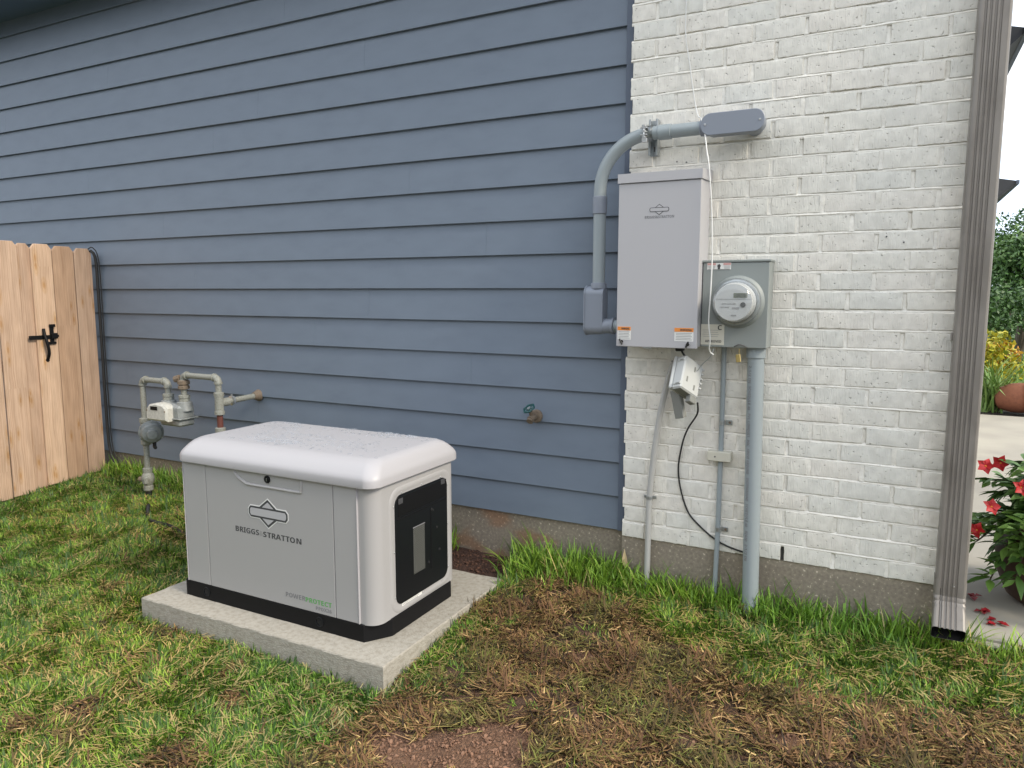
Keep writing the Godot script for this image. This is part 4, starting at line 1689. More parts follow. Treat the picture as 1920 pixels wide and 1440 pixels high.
	rp.seed = 3
	for word in ["2-1/2 IN", "SCHEDULE 40", "PVC CONDUIT", "90C", "ABOVE GROUND", "UNDERGROUND", "SCHEDULE 40", "RIGID", "2-1/2 IN", "PVC CONDUIT"]:
		var ln: float = 0.0098 * word.length()
		var a := -0.55
		var ax := 0.652 + (0.95 - (yy - ln * 0.5)) * 0.0165
		var out := Vector3(sin(a), 0, cos(a))
		text(word, ln, 0.0135, Vector3(ax, yy - ln * 0.5, 0.112) + out * 0.0366, M.print_grey, pipe, Basis(Vector3(0, -1, 0), Vector3(cos(a), 0, -sin(a)), out), "lettering", true, 0.0008)
		yy -= ln + rp.randf_range(0.008, 0.02)
		if yy < 0.0:
			break

	# slim conduit with straps and a small block
	var n := thing("ground_wire_conduit", "slim grey conduit strapped to the brick between the thicker pipes", "conduit", Vector3(0.504, -0.26, 0.075))
	s = Soup.new()
	s.tube([Vector3(0.504, 0.98, 0.0765), Vector3(0.506, 0.5, 0.0765), Vector3(0.505, 0.1, 0.0765), Vector3(0.500, -0.28, 0.082)], 0.0115, 14)
	part("pipe", s, M.pvc, n)
	for q in [[0.506, 0.622], [0.505, 0.107]]:
		s = Soup.new()
		s.box(Vector3(q[0] + 0.030, q[1], 0.0655), Vector3(0.030, 0.022, 0.003), 0.001)
		var st := part("strap", s, M.galvanised, n)
		s = Soup.new()
		s.lathe([Vector2(0.0128, -0.010), Vector2(0.0128, 0.010)], Transform3D(Basis(), Vector3(q[0], q[1], 0.0765)), 14)
		part("strap_loop", s, M.galvanised, st)
		s = Soup.new()
		s.lathe([Vector2(0.006, 0), Vector2(0.005, 0.003), Vector2(0, 0.003)], Transform3D(Basis(Vector3.RIGHT, PI / 2), Vector3(q[0] + 0.034, q[1], 0.067)), 8)
		part("screw", s, M.rusty, st)
	s = Soup.new()
	s.box(Vector3(0.504, 0.464, 0.085), Vector3(0.108, 0.046, 0.048), 0.003)
	var bl := single("junction_block", s, M.cream_plastic, Vector3(0.504, 0.441, 0.085), "small cream block clipped over the slim conduit", "junction block")
	s = Soup.new()
	s.lathe([Vector2(0.004, 0), Vector2(0.004, 0.001), Vector2(0, 0.001)], Transform3D(Basis(Vector3.RIGHT, PI / 2), Vector3(0.486, 0.463, 0.1088)), 10)
	part("screw_hole", s, M.gap_dark, bl)

	# bowed grey tube up to the telecom box
	var f := thing("cable_tube", "bent pale grey tube rising to the hanging telecom box", "tube", Vector3(0.166, -0.24, 0.09))
	s = Soup.new()
	s.tube(smooth_path([Vector3(0.166, -0.27, 0.085), Vector3(0.166, 0.0, 0.078), Vector3(0.167, 0.19, 0.078), Vector3(0.186, 0.42, 0.084), Vector3(0.214, 0.63, 0.092), Vector3(0.250, 0.80, 0.100), Vector3(0.285, 0.90, 0.125)], 0.03), 0.0145, 16)
	part("tube", s, M.pvc_pale, f)
	s = Soup.new()
	s.lathe([Vector2(0.0165, -0.008), Vector2(0.0165, 0.008)], Transform3D(Basis(), Vector3(0.168, 0.218, 0.0785)), 14)
	s.box(Vector3(0.168, 0.218, 0.066), Vector3(0.062, 0.014, 0.004), 0.001)
	part("strap", s, M.galvanised, f)


func make_meter() -> void:
	var x0 := 0.415
	var x1 := 0.708
	var y0 := 0.979
	var y1 := 1.364
	var zf := 0.175
	var t := thing("electric_meter", "round glass electric meter on a dark grey metal box", "electric meter", Vector3(0.56, y0, 0.12))
	var s := Soup.new()
	s.box(Vector3((x0 + x1) * 0.5, (y0 + y1) * 0.5, 0.115), Vector3(x1 - x0 - 0.004, y1 - y0 - 0.004, 0.098), 0.002)
	part("box", s, M.meter_box_paint, t)
	s = Soup.new()
	s.box(Vector3((x0 + x1) * 0.5, (y0 + y1) * 0.5 - 0.004, zf - 0.006), Vector3(x1 - x0 - 0.006, y1 - y0 - 0.010, 0.014), 0.003)
	var cover := part("cover", s, M.meter_box_paint, t, 20.0)
	s = Soup.new()
	s.box(Vector3((x0 + x1) * 0.5, y1 - 0.002, 0.121), Vector3(x1 - x0 + 0.004, 0.010, 0.118), 0.002)
	part("top_cap", s, M.meter_box_paint, t)
	# raised opening, sealing ring and meter
	var c := Vector3(0.574, 1.182, zf)
	var ax := Basis(Vector3.RIGHT, PI / 2)
	s = Soup.new()
	s.lathe([Vector2(0.118, -0.001), Vector2(0.108, 0.012), Vector2(0.103, 0.014), Vector2(0.098, 0.012)], Transform3D(ax, c), 40)
	part("raised_rim", s, M.meter_box_paint, cover, 40.0)
	s = Soup.new()
	s.lathe([Vector2(0.092, 0.0), Vector2(0.103, 0.006), Vector2(0.104, 0.026), Vector2(0.099, 0.034), Vector2(0.090, 0.036), Vector2(0.086, 0.030)], Transform3D(ax, c), 40)
	part("sealing_ring", s, M.galvanised, t, 40.0)
	s = Soup.new()
	s.lathe([Vector2(0.086, 0.0), Vector2(0.086, 0.060), Vector2(0.081, 0.066), Vector2(0.079, 0.098), Vector2(0.0, 0.098)], Transform3D(ax, c), 40)
	var body := part("meter_body", s, M.meter_face, t, 30.0)
	s = Soup.new()
	s.lathe([Vector2(0.090, 0.032), Vector2(0.088, 0.050), Vector2(0.085, 0.108), Vector2(0.080, 0.120), Vector2(0.066, 0.128), Vector2(0.040, 0.131), Vector2(0.0, 0.132)], Transform3D(ax, c), 40)
	part("glass_cover", s, M.meter_glass, t, 50.0)
	var fz := c.z + 0.0985
	s = Soup.new()
	s.box(Vector3(0.604, 1.212, fz), Vector3(0.058, 0.020, 0.003), 0.0008)
	var disp := part("display", s, M.lcd, body)
	text("08216", 0.040, 0.012, Vector3(0.606, 1.212, fz + 0.0015), M.print_dark, disp, Basis(), "digits", false, 0.0005)
	s = Soup.new()
	s.box(Vector3(0.574, 1.196, fz), Vector3(0.150, 0.0016, 0.0012))
	s.box(Vector3(0.560, 1.196, fz), Vector3(0.09, 0.001, 0.0016))
	part("print_line", s, M.print_mid, body)
	s = Soup.new()
	s.lathe([Vector2(0.011, 0), Vector2(0.011, 0.004), Vector2(0.004, 0.004), Vector2(0, 0.003)], Transform3D(ax, Vector3(0.616, 1.172, c.z + 0.098)), 16)
	part("optical_port", s, M.print_dark, body)
	text("30 TA CL200 240V", 0.060, 0.006, Vector3(0.556, 1.176, fz + 0.0004), M.print_grey, body, Basis(), "lettering", false, 0.0006)
	text("WATTHOUR", 0.036, 0.005, Vector3(0.540, 1.161, fz + 0.0004), M.print_grey, body, Basis(), "lettering", false, 0.0006)
	s = Soup.new()
	s.box(Vector3(0.585, 1.157, fz), Vector3(0.030, 0.008, 0.0012))
	part("barcode", s, M.print_mid, body)
	s = Soup.new()
	s.box(Vector3(0.578, 1.126, fz), Vector3(0.022, 0.006, 0.0012))
	part("barcode", s, M.print_mid, body)
	# stickers on the cover
	s = Soup.new()
	s.box(Vector3(0.489, 1.340, zf + 0.0016), Vector3(0.104, 0.030, 0.0012), 0.0002)
	var w := part("warning_sticker", s, M.sticker_white, cover)
	s = Soup.new()
	s.box(Vector3(0.457, 1.349, zf + 0.0026), Vector3(0.036, 0.009, 0.001))
	part("sticker_band", s, M.sticker_red, w)
	s = Soup.new()
	s.box(Vector3(0.524, 1.349, zf + 0.0026), Vector3(0.032, 0.009, 0.001))
	part("sticker_band", s, M.sticker_red, w)
	s = Soup.new()
	s.lathe([Vector2(0.0085, 0), Vector2(0.0085, 0.001), Vector2(0, 0.001)], Transform3D(ax, Vector3(0.489, 1.341, zf + 0.002)), 5)
	s.box(Vector3(0.489, 1.332, zf + 0.0026), Vector3(0.010, 0.010, 0.001))
	part("pictogram", s, M.print_dark, w)
	s = Soup.new()
	s.box(Vector3(0.489, 1.3262, zf + 0.0026), Vector3(0.096, 0.0012, 0.0006))
	for k in 3:
		s.box(Vector3(0.457, 1.340 - k * 0.0055, zf + 0.0026), Vector3(0.034 - 0.004 * k, 0.0016, 0.0006))
		s.box(Vector3(0.524, 1.340 - k * 0.0055, zf + 0.0026), Vector3(0.030 - 0.003 * k, 0.0016, 0.0006))
	part("fine_print", s, M.print_mid, w)
	s = Soup.new()
	s.box(Vector3(0.470, 1.036, zf + 0.0016), Vector3(0.104, 0.092, 0.0012), 0.0002)
	var ap := part("approval_sticker", s, M.sticker_cream, cover)
	text("APPROVED", 0.072, 0.0115, Vector3(0.474, 1.006, zf + 0.0024), M.print_dark, ap, Basis(), "lettering", true, 0.0008)
	text("C", 0.018, 0.022, Vector3(0.502, 1.068, zf + 0.0024), M.print_dark, ap, Basis(), "lettering", true, 0.0008)
	s = Soup.new()
	for k in 4:
		s.box(Vector3(0.462, 1.056 - k * 0.0095, zf + 0.0026), Vector3(0.072 - 0.008 * (k % 2), 0.0016, 0.0006))
	part("form_line", s, M.print_mid, ap)
	s = Soup.new()
	s.tube(smooth_path([Vector3(0.568, 0.985, zf + 0.004), Vector3(0.59, 0.995, zf + 0.010), Vector3(0.615, 0.989, zf + 0.008), Vector3(0.625, 0.982, zf + 0.003)], 0.008), 0.0028, 6)
	part("seal_wire", s, M.gap_dark, cover)
	s = Soup.new()
	s.tube([Vector3(0.592, 0.976, zf + 0.006), Vector3(0.590, 0.955, zf + 0.006)], 0.0016, 6)
	s.box(Vector3(0.588, 0.934, zf + 0.006), Vector3(0.021, 0.036, 0.008), 0.003, Basis(Vector3(0, 0, 1), 0.12))
	single("seal_tag", s, M.brass, Vector3(0.588, 0.915, zf + 0.006), "small yellow seal tag hanging under the meter box", "seal tag")


func make_telecom() -> void:
	# a network box that has come off the wall and hangs askew with its flap open
	var ax := Vector3(0.89, 0.25, 0.38).normalized()
	var ay := Vector3(0.0, 0.833, -0.553).normalized()
	ay = (ay - ax * ay.dot(ax)).normalized()
	var bs := Basis(ax, ay, ax.cross(ay))
	var at := Vector3(0.368, 0.838, 0.195)
	var t := thing("telecom_box", "pale grey telecom box hanging askew with its flap open", "telecom box", at - Vector3(0, 0.14, 0))
	var B := func(s: Soup, o: Vector3, sz: Vector3, bev := 0.003) -> void:
		s.box(at + bs * o, sz, bev, bs)
	var s := Soup.new()
	B.call(s, Vector3(0.0, 0.0, 0.0), Vector3(0.054, 0.165, 0.125), 0.006)
	var body := part("body", s, M.telecom_plastic, t)
	# door rim on the near side, hinge clips
	s = Soup.new()
	B.call(s, Vector3(-0.036, 0.004, 0.004), Vector3(0.020, 0.168, 0.128), 0.007)
	part("door", s, M.telecom_plastic, body)
	for e in [0.062, -0.058]:
		s = Soup.new()
		B.call(s, Vector3(0.004, e, 0.0635), Vector3(0.040, 0.016, 0.008), 0.002)
		part("hinge", s, M.telecom_plastic, body)
		s = Soup.new()
		B.call(s, Vector3(0.008, e - 0.004, 0.0678), Vector3(0.020, 0.004, 0.002), 0.0005)
		part("hinge_slit", s, M.telecom_dark, body)
	for q in [Vector3(0.0272, -0.026, 0.030), Vector3(0.0272, -0.046, -0.024), Vector3(0.0272, 0.040, -0.010)]:
		s = Soup.new()
		B.call(s, q, Vector3(0.002, 0.026, 0.010), 0.0006)
		part("slot", s, M.telecom_dark, body)
	for k in 5:
		s = Soup.new()
		B.call(s, Vector3(0.029, 0.062 - k * 0.024, -0.060), Vector3(0.012, 0.010, 0.012), 0.002)
		part("mounting_tab", s, M.telecom_plastic, body)
	s = Soup.new()
	B.call(s, Vector3(0.0, -0.0830, 0.012), Vector3(0.044, 0.004, 0.090), 0.001)
	part("cable_entry", s, M.telecom_dark, body)
	s = Soup.new()
	B.call(s, Vector3(0.012, -0.100, -0.034), Vector3(0.030, 0.036, 0.040), 0.003)
	part("gland", s, M.telecom_dark, body)
	# open flap hanging below on the left
	var fb := Basis(Vector3(0, 0, 1), 0.22) * Basis(Vector3(0, 1, 0), -0.35)
	var fc := Vector3(0.328, 0.712, 0.215)
	s = Soup.new()
	s.box(fc, Vector3(0.046, 0.130, 0.005), 0.0015, fb)
	for e in [-1.0, 1.0]:
		s.box(fc + fb * Vector3(0.022 * e, 0, -0.013), Vector3(0.004, 0.126, 0.024), 0.001, fb)
	s.box(fc + fb * Vector3(0, 0.063, -0.013), Vector3(0.040, 0.004, 0.022), 0.001, fb)
	part("flap", s, M.telecom_dark, t)
	# wires of the box
	s = Soup.new()
	s.tube(smooth_path([Vector3(0.318, 0.965, 0.14), Vector3(0.332, 0.94, 0.14), Vector3(0.36, 0.90, 0.13)], 0.01), 0.005, 8)
	part("wire", s, M.black_rubber, t)
	s = Soup.new()
	s.tube(smooth_path([Vector3(0.412, 0.72, 0.17), Vector3(0.400, 0.66, 0.12), Vector3(0.350, 0.58, 0.085), Vector3(0.322, 0.50, 0.072), Vector3(0.306, 0.38, 0.070), Vector3(0.322, 0.27, 0.070), Vector3(0.360, 0.168, 0.070), Vector3(0.42, 0.105, 0.070), Vector3(0.490, 0.055, 0.0715), Vector3(0.56, 0.026, 0.072), Vector3(0.64, 0.010, 0.073)], 0.015), 0.0042, 8)
	single("black_cable", s, M.black_rubber, Vector3(0.48, 0.01, 0.07), "thin black cable curving from the telecom box behind the pipes", "cable")
	s = Soup.new()
	s.tube(smooth_path([Vector3(0.280, 3.19, 0.072), Vector3(0.280, 2.53, 0.070), Vector3(0.282, 2.38, 0.070), Vector3(0.302, 2.26, 0.070), Vector3(0.330, 2.10, 0.073), Vector3(0.352, 2.02, 0.090), Vector3(0.385, 1.985, 0.165), Vector3(0.404, 1.945, 0.198), Vector3(0.416, 1.895, 0.20), Vector3(0.432, 1.83, 0.232), Vector3(0.449, 1.767, 0.26), Vector3(0.466, 1.60, 0.262), Vector3(0.476, 1.40, 0.262), Vector3(0.476, 1.22, 0.268), Vector3(0.468, 1.10, 0.25), Vector3(0.474, 1.02, 0.235), Vector3(0.468, 0.975, 0.22), Vector3(0.474, 0.955, 0.21), Vector3(0.486, 0.948, 0.21)], 0.015), 0.0029, 8)
	single("white_wire", s, M.white_cable, Vector3(0.28, 0.95, 0.07), "thin loose white wire hanging down past the boxes", "wire")
	s = Soup.new()
	s.tube(smooth_path([Vector3(0.400, 0.860, 0.165), Vector3(0.43, 0.90, 0.18), Vector3(0.466, 0.935, 0.19), Vector3(0.480, 0.972, 0.185)], 0.01), 0.0016, 6)
	single("grey_wire", s, M.galvanised, Vector3(0.40, 0.86, 0.165), "short thin steel wire from the telecom box to the meter box", "wire")


# ---------------------------------------------------------------- gas meter, faucet, fence
func elbow(t: Node3D, a: Vector3, c: Vector3, b: Vector3, r: float, m: Material) -> void:
	var s := Soup.new()
	s.tube(arc(a, c, b, r * 2.0, 7), r * 1.22, 16)
	var e := part("elbow", s, m, t)
	for d in [a, b]:
		s = Soup.new()
		var dir: Vector3 = (d - c).normalized()
		s.tube([c + dir * r * 1.55, c + dir * r * 2.15], r * 1.42, 16)
		part("collar", s, m, e)


func make_gas_meter() -> void:
	var z := 0.32
	var R := 0.0185
	var G: Material = M.gas_pipe
	var t := thing("gas_meter", "small gas meter on grey riser pipes near the wooden gate", "gas meter", Vector3(-3.27, -0.25, z))
	var xl := -3.275
	var xi := -3.022
	var xo := -2.868
	var xr := -2.5485
	var s := Soup.new()
	s.tube([Vector3(xl - 0.004, -0.05, z), Vector3(xl, 0.25, z)], R, 16)
	part("riser", s, G, t)
	s = Soup.new()
	s.tube([Vector3(xl, 0.36, z), Vector3(xl, 0.595, z)], R, 16)
	part("riser", s, G, t)
	s = Soup.new()
	s.tube([Vector3(xl - 0.004, -0.40, z), Vector3(xl - 0.004, -0.10, z)], R * 1.15, 16)
	part("sleeve", s, M.black_rubber, t)
	# stop valve at the ground
	s = Soup.new()
	s.lathe([Vector2(0.022, -0.13), Vector2(0.032, -0.12), Vector2(0.032, -0.095), Vector2(0.026, -0.088), Vector2(0.040, -0.060), Vector2(0.043, -0.035), Vector2(0.036, -0.012), Vector2(0.028, 0.0), Vector2(0.031, 0.006), Vector2(0.031, 0.030), Vector2(0.022, 0.034)], Transform3D(Basis(), Vector3(xl - 0.004, 0.0, z)), 16)
	var v := part("stop_valve", s, M.gas_pipe, t, 40.0)
	s = Soup.new()
	s.tube([Vector3(xl + 0.02, -0.045, z + 0.03), Vector3(xl + 0.055, -0.045, z + 0.06)], 0.020, 10)
	s.box(Vector3(xl + 0.066, -0.035, z + 0.066), Vector3(0.022, 0.044, 0.012), 0.003, Basis(Vector3.UP, 0.7))
	part("valve_key", s, M.gas_pipe, v)
	s = Soup.new()
	s.tube([Vector3(xl - 0.02, -0.045, z + 0.02), Vector3(xl - 0.05, -0.045, z + 0.03)], 0.018, 10)
	part("valve_cap", s, M.rusty, v)
	# regulator on the riser
	s = Soup.new()
	s.lathe([Vector2(0.024, 0.19), Vector2(0.033, 0.20), Vector2(0.033, 0.225), Vector2(0.028, 0.235), Vector2(0.031, 0.28), Vector2(0.029, 0.345), Vector2(0.035, 0.350), Vector2(0.035, 0.375), Vector2(0.022, 0.380)], Transform3D(Basis(), Vector3(xl, 0.0, z)), 16)
	part("regulator_body", s, M.gas_pipe, t, 40.0)
	s = Soup.new()
	var rb := Basis(Vector3(0, 0, 1), -PI / 2 - 0.1) * Basis(Vector3.RIGHT, 0.55)
	s.lathe([Vector2(0.022, -0.02), Vector2(0.030, 0.0), Vector2(0.052, 0.006), Vector2(0.070, 0.018), Vector2(0.078, 0.022), Vector2(0.078, 0.036), Vector2(0.069, 0.040), Vector2(0.066, 0.062), Vector2(0.058, 0.074), Vector2(0.034, 0.082), Vector2(0.030, 0.108), Vector2(0.0, 0.112)], Transform3D(rb, Vector3(xl + 0.055, 0.292, z + 0.0)), 28)
	var rg := part("regulator", s, M.regulator_grey, t, 35.0)
	s = Soup.new()
	for k in 6:
		var a := TAU * k / 6.0
		var q: Vector3 = Vector3(xl + 0.055, 0.292, z + 0.0) + rb * Vector3(cos(a) * 0.073, 0.029, sin(a) * 0.073)
		s.tube([q - rb.y * 0.014, q + rb.y * 0.014], 0.006, 6)
	part("flange_bolt", s, M.galvanised, rg)
	s = Soup.new()
	s.tube([Vector3(xl + 0.085, 0.215, z), Vector3(xl + 0.10, 0.190, z + 0.01), Vector3(xl + 0.12, 0.188, z + 0.02)], 0.012, 10)
	part("vent_spout", s, M.black_rubber, rg)
	# over to the meter
	elbow(t, Vector3(xl, 0.5, z), Vector3(xl, 0.640, z), Vector3(xi, 0.640, z), R, G)
	s = Soup.new()
	s.tube([Vector3(xl + 0.04, 0.640, z), Vector3(xi - 0.035, 0.640, z)], R, 16)
	part("cross_pipe", s, G, t)
	elbow(t, Vector3(xl, 0.640, z), Vector3(xi, 0.640, z), Vector3(xi, 0.4, z), R, G)
	for x in [xi, xo]:
		s = Soup.new()
		s.tube([Vector3(x, 0.50, z), Vector3(x, 0.62, z)], R, 16)
		part("swivel_pipe", s, G, t)
		s = Soup.new()
		s.lathe([Vector2(0.030, 0.0), Vector2(0.034, 0.004), Vector2(0.034, 0.022), Vector2(0.030, 0.026), Vector2(0.036, 0.028), Vector2(0.036, 0.044), Vector2(0.028, 0.048)], Transform3D(Basis(), Vector3(x, 0.515, z)), 8)
		part("swivel_nut", s, G, t)
	# meter: cast body with a lower pan and a white index cover
	s = Soup.new()
	s.box(Vector3(-2.945, 0.450, z), Vector3(0.215, 0.110, 0.125), 0.024)
	s.lathe([Vector2(0.052, 0.0), Vector2(0.046, 0.055), Vector2(0.030, 0.062)], Transform3D(Basis(), Vector3(xo, 0.460, z)), 16)
	s.lathe([Vector2(0.052, 0.0), Vector2(0.046, 0.055), Vector2(0.030, 0.062)], Transform3D(Basis(), Vector3(xi, 0.460, z)), 16)
	var body := part("meter_body", s, M.meter_casting, t, 30.0)
	s = Soup.new()
	s.box(Vector3(-2.945, 0.410, z), Vector3(0.230, 0.012, 0.145), 0.004)
	part("flange", s, M.meter_casting, body)
	s = Soup.new()
	s.box(Vector3(-2.945, 0.382, z), Vector3(0.195, 0.048, 0.120), 0.012)
	part("pan", s, M.meter_casting, body)
	s = Soup.new()
	s.prism(PackedVector2Array([Vector2(-3.105, 0.395), Vector2(-2.905, 0.395), Vector2(-2.905, 0.480), Vector2(-2.935, 0.505), Vector2(-3.005, 0.514), Vector2(-3.075, 0.500), Vector2(-3.105, 0.470)]), Transform3D(Basis(), Vector3(0, 0, z + 0.050)), 0.064, 0.012)
	var idx := part("index_cover", s, M.meter_white, body)
	s = Soup.new()
	s.box(Vector3(-3.02, 0.478, z + 0.1150), Vector3(0.066, 0.024, 0.003), 0.001)
	part("index_window", s, M.black_plastic, idx)
	s = Soup.new()
	for q in [-3.09, -2.92]:
		s.lathe([Vector2(0.006, 0), Vector2(0.005, 0.003), Vector2(0, 0.003)], Transform3D(Basis(Vector3.RIGHT, PI / 2), Vector3(q, 0.462, z + 0.113)), 8)
	part("cover_screw", s, M.rusty, idx)
	# outlet: union, elbow, over and down, branch into the wall
	s = Soup.new()
	s.lathe([Vector2(0.024, 0.0), Vector2(0.036, 0.004), Vector2(0.036, 0.022), Vector2(0.028, 0.030), Vector2(0.038, 0.034), Vector2(0.038, 0.056), Vector2(0.028, 0.062)], Transform3D(Basis(), Vector3(xo, 0.598, z)), 8)
	part("union", s, M.rusty, t)
	elbow(t, Vector3(xo, 0.4, z), Vector3(xo, 0.690, z), Vector3(xr, 0.690, z), R, G)
	s = Soup.new()
	s.tube([Vector3(xo - 0.055, 0.662, z + 0.02), Vector3(xo - 0.02, 0.672, z + 0.01)], 0.022, 8)
	part("plug", s, M.rusty, t)
	s = Soup.new()
	s.tube([Vector3(xo + 0.04, 0.690, z), Vector3(xr - 0.035, 0.690, z)], R, 16)
	part("cross_pipe", s, G, t)
	elbow(t, Vector3(xo, 0.690, z), Vector3(xr, 0.690, z), Vector3(xr, 0.3, z), R, G)
	s = Soup.new()
	s.tube([Vector3(xr, 0.57, z), Vector3(xr, 0.66, z)], R, 16)
	part("drop_pipe", s, G, t)
	s = Soup.new()
	s.lathe([Vector2(0.022, 0.455), Vector2(0.031, 0.458), Vector2(0.031, 0.478), Vector2(0.027, 0.484), Vector2(0.027, 0.570), Vector2(0.031, 0.576), Vector2(0.031, 0.596), Vector2(0.022, 0.60)], Transform3D(Basis(), Vector3(xr, 0, z)), 16)
	s.tube([Vector3(xr, 0.530, z), Vector3(xr, 0.532, z - 0.07)], 0.027, 16)
	part("tee", s, G, t)
	s = Soup.new()
	s.tube([Vector3(xr, 0.532, z - 0.05), Vector3(xr, 0.540, -0.02)], R, 16)
	part("wall_pipe", s, G, t)
	s = Soup.new()
	s.lathe([Vector2(0.0225, -0.01), Vector2(0.030, -0.008), Vector2(0.030, 0.008), Vector2(0.0225, 0.010)], Transform3D(Basis(Vector3.RIGHT, PI / 2), Vector3(xr, 0.534, z - 0.10)), 14)
	s.tube([Vector3(xr, 0.50, z - 0.10), Vector3(xr, 0.575, z - 0.10)], 0.006, 6)
	part("ground_clamp", s, M.steel_bright, t)
	s = Soup.new()
	s.lathe([Vector2(0.0225, 0.0), Vector2(0.040, 0.0), Vector2(0.036, 0.008), Vector2(0.0225, 0.045)], Transform3D(Basis(Vector3.RIGHT, PI / 2), Vector3(xr, 0.540, -0.004)), 14)
	part("wall_flange", s, M.rusty, t)
	s = Soup.new()
	s.tube([Vector3(xr, 0.36, z), Vector3(xr, 0.47, z)], R, 16)
	part("primed_nipple", s, M.red_brown_paint, t)
	s = Soup.new()
	s.lathe([Vector2(0.022, 0.30), Vector2(0.032, 0.304), Vector2(0.032, 0.372), Vector2(0.022, 0.376)], Transform3D(Basis(), Vector3(xr, 0, z)), 16)
	part("coupling", s, G, t)
	s = Soup.new()
	s.tube([Vector3(xr, -0.40, z), Vector3(xr, 0.31, z)], R, 16)
	part("drop_pipe", s, G, t)
	# black supply hose lying in the grass
	s = Soup.new()
	s.tube(smooth_path([Vector3(-3.10, ground_y(-3.1, 0.50) - 0.05, 0.49), Vector3(-3.07, ground_y(-3.07, 0.48) + 0.045, 0.48), Vector3(-3.0, ground_y(-3.0, 0.55) + 0.012, 0.54), Vector3(-2.9, ground_y(-2.9, 0.6) + 0.022, 0.58), Vector3(-2.72, ground_y(-2.72, 0.6) + 0.02, 0.58), Vector3(-2.5, ground_y(-2.5, 0.6) + 0.0, 0.62)], 0.02), 0.012, 10)
	single("black_hose", s, M.black_rubber, Vector3(-2.8, -0.3, 0.55), "short black hose lying in the grass behind the generator", "hose")


func make_faucet() -> void:
	var t := thing("hose_faucet", "brass hose faucet with a round green handle on the siding", "faucet", Vector3(-0.49, 0.55, 0.03))
	var at := Vector3(-0.490, 0.562, 0.0)
	var s := Soup.new()
	s.lathe([Vector2(0.036, -0.008), Vector2(0.036, 0.006), Vector2(0.032, 0.010), Vector2(0.018, 0.012)], Transform3D(Basis(Vector3.RIGHT, PI / 2), at), 20)
	part("wall_flange", s, M.rusty, t)
	s = Soup.new()
	s.tube([at, at + Vector3(0, 0, 0.05)], 0.015, 14)
	s.tube(smooth_path([at + Vector3(0, 0, 0.03), at + Vector3(0, 0.0, 0.050), at + Vector3(-0.004, -0.010, 0.070)], 0.01), 0.019, 14)
	s.lathe([Vector2(0.015, 0.0), Vector2(0.018, 0.002), Vector2(0.018, 0.018), Vector2(0.011, 0.018)], Transform3D(Basis(Vector3.RIGHT, PI - 0.9), at + Vector3(-0.004, -0.008, 0.062)), 14)
	s.tube([at + Vector3(0, 0.0, 0.05), at + Vector3(-0.004, 0.040, 0.072)], 0.011, 12)
	part("body", s, M.rusty, t, 40.0)
	s = Soup.new()
	var ax := Basis(Vector3.RIGHT, 0.62) * Basis(Vector3(0, 0, 1), 0.25)
	var c := at + Vector3(-0.006, 0.052, 0.080)
	var ring := []
	for k in 25:
		var a := TAU * k / 24.0
		ring.append(c + ax * Vector3(cos(a) * (0.030 + 0.0024 * cos(a * 6.0)), 0, sin(a) * (0.030 + 0.0024 * cos(a * 6.0))))
	s.tube(ring, 0.005, 8, false)
	for k in 3:
		var a := PI * k / 3.0
		s.tube([c - ax * Vector3(cos(a), 0, sin(a)) * 0.026, c + ax * Vector3(cos(a), 0, sin(a)) * 0.026], 0.0035, 6)
	var h := part("handle", s, M.faucet_green, t)
	s = Soup.new()
	s.lathe([Vector2(0.010, -0.002), Vector2(0.009, 0.005), Vector2(0, 0.006)], Transform3D(ax, c), 12)
	part("handle_screw", s, M.steel_bright, h)


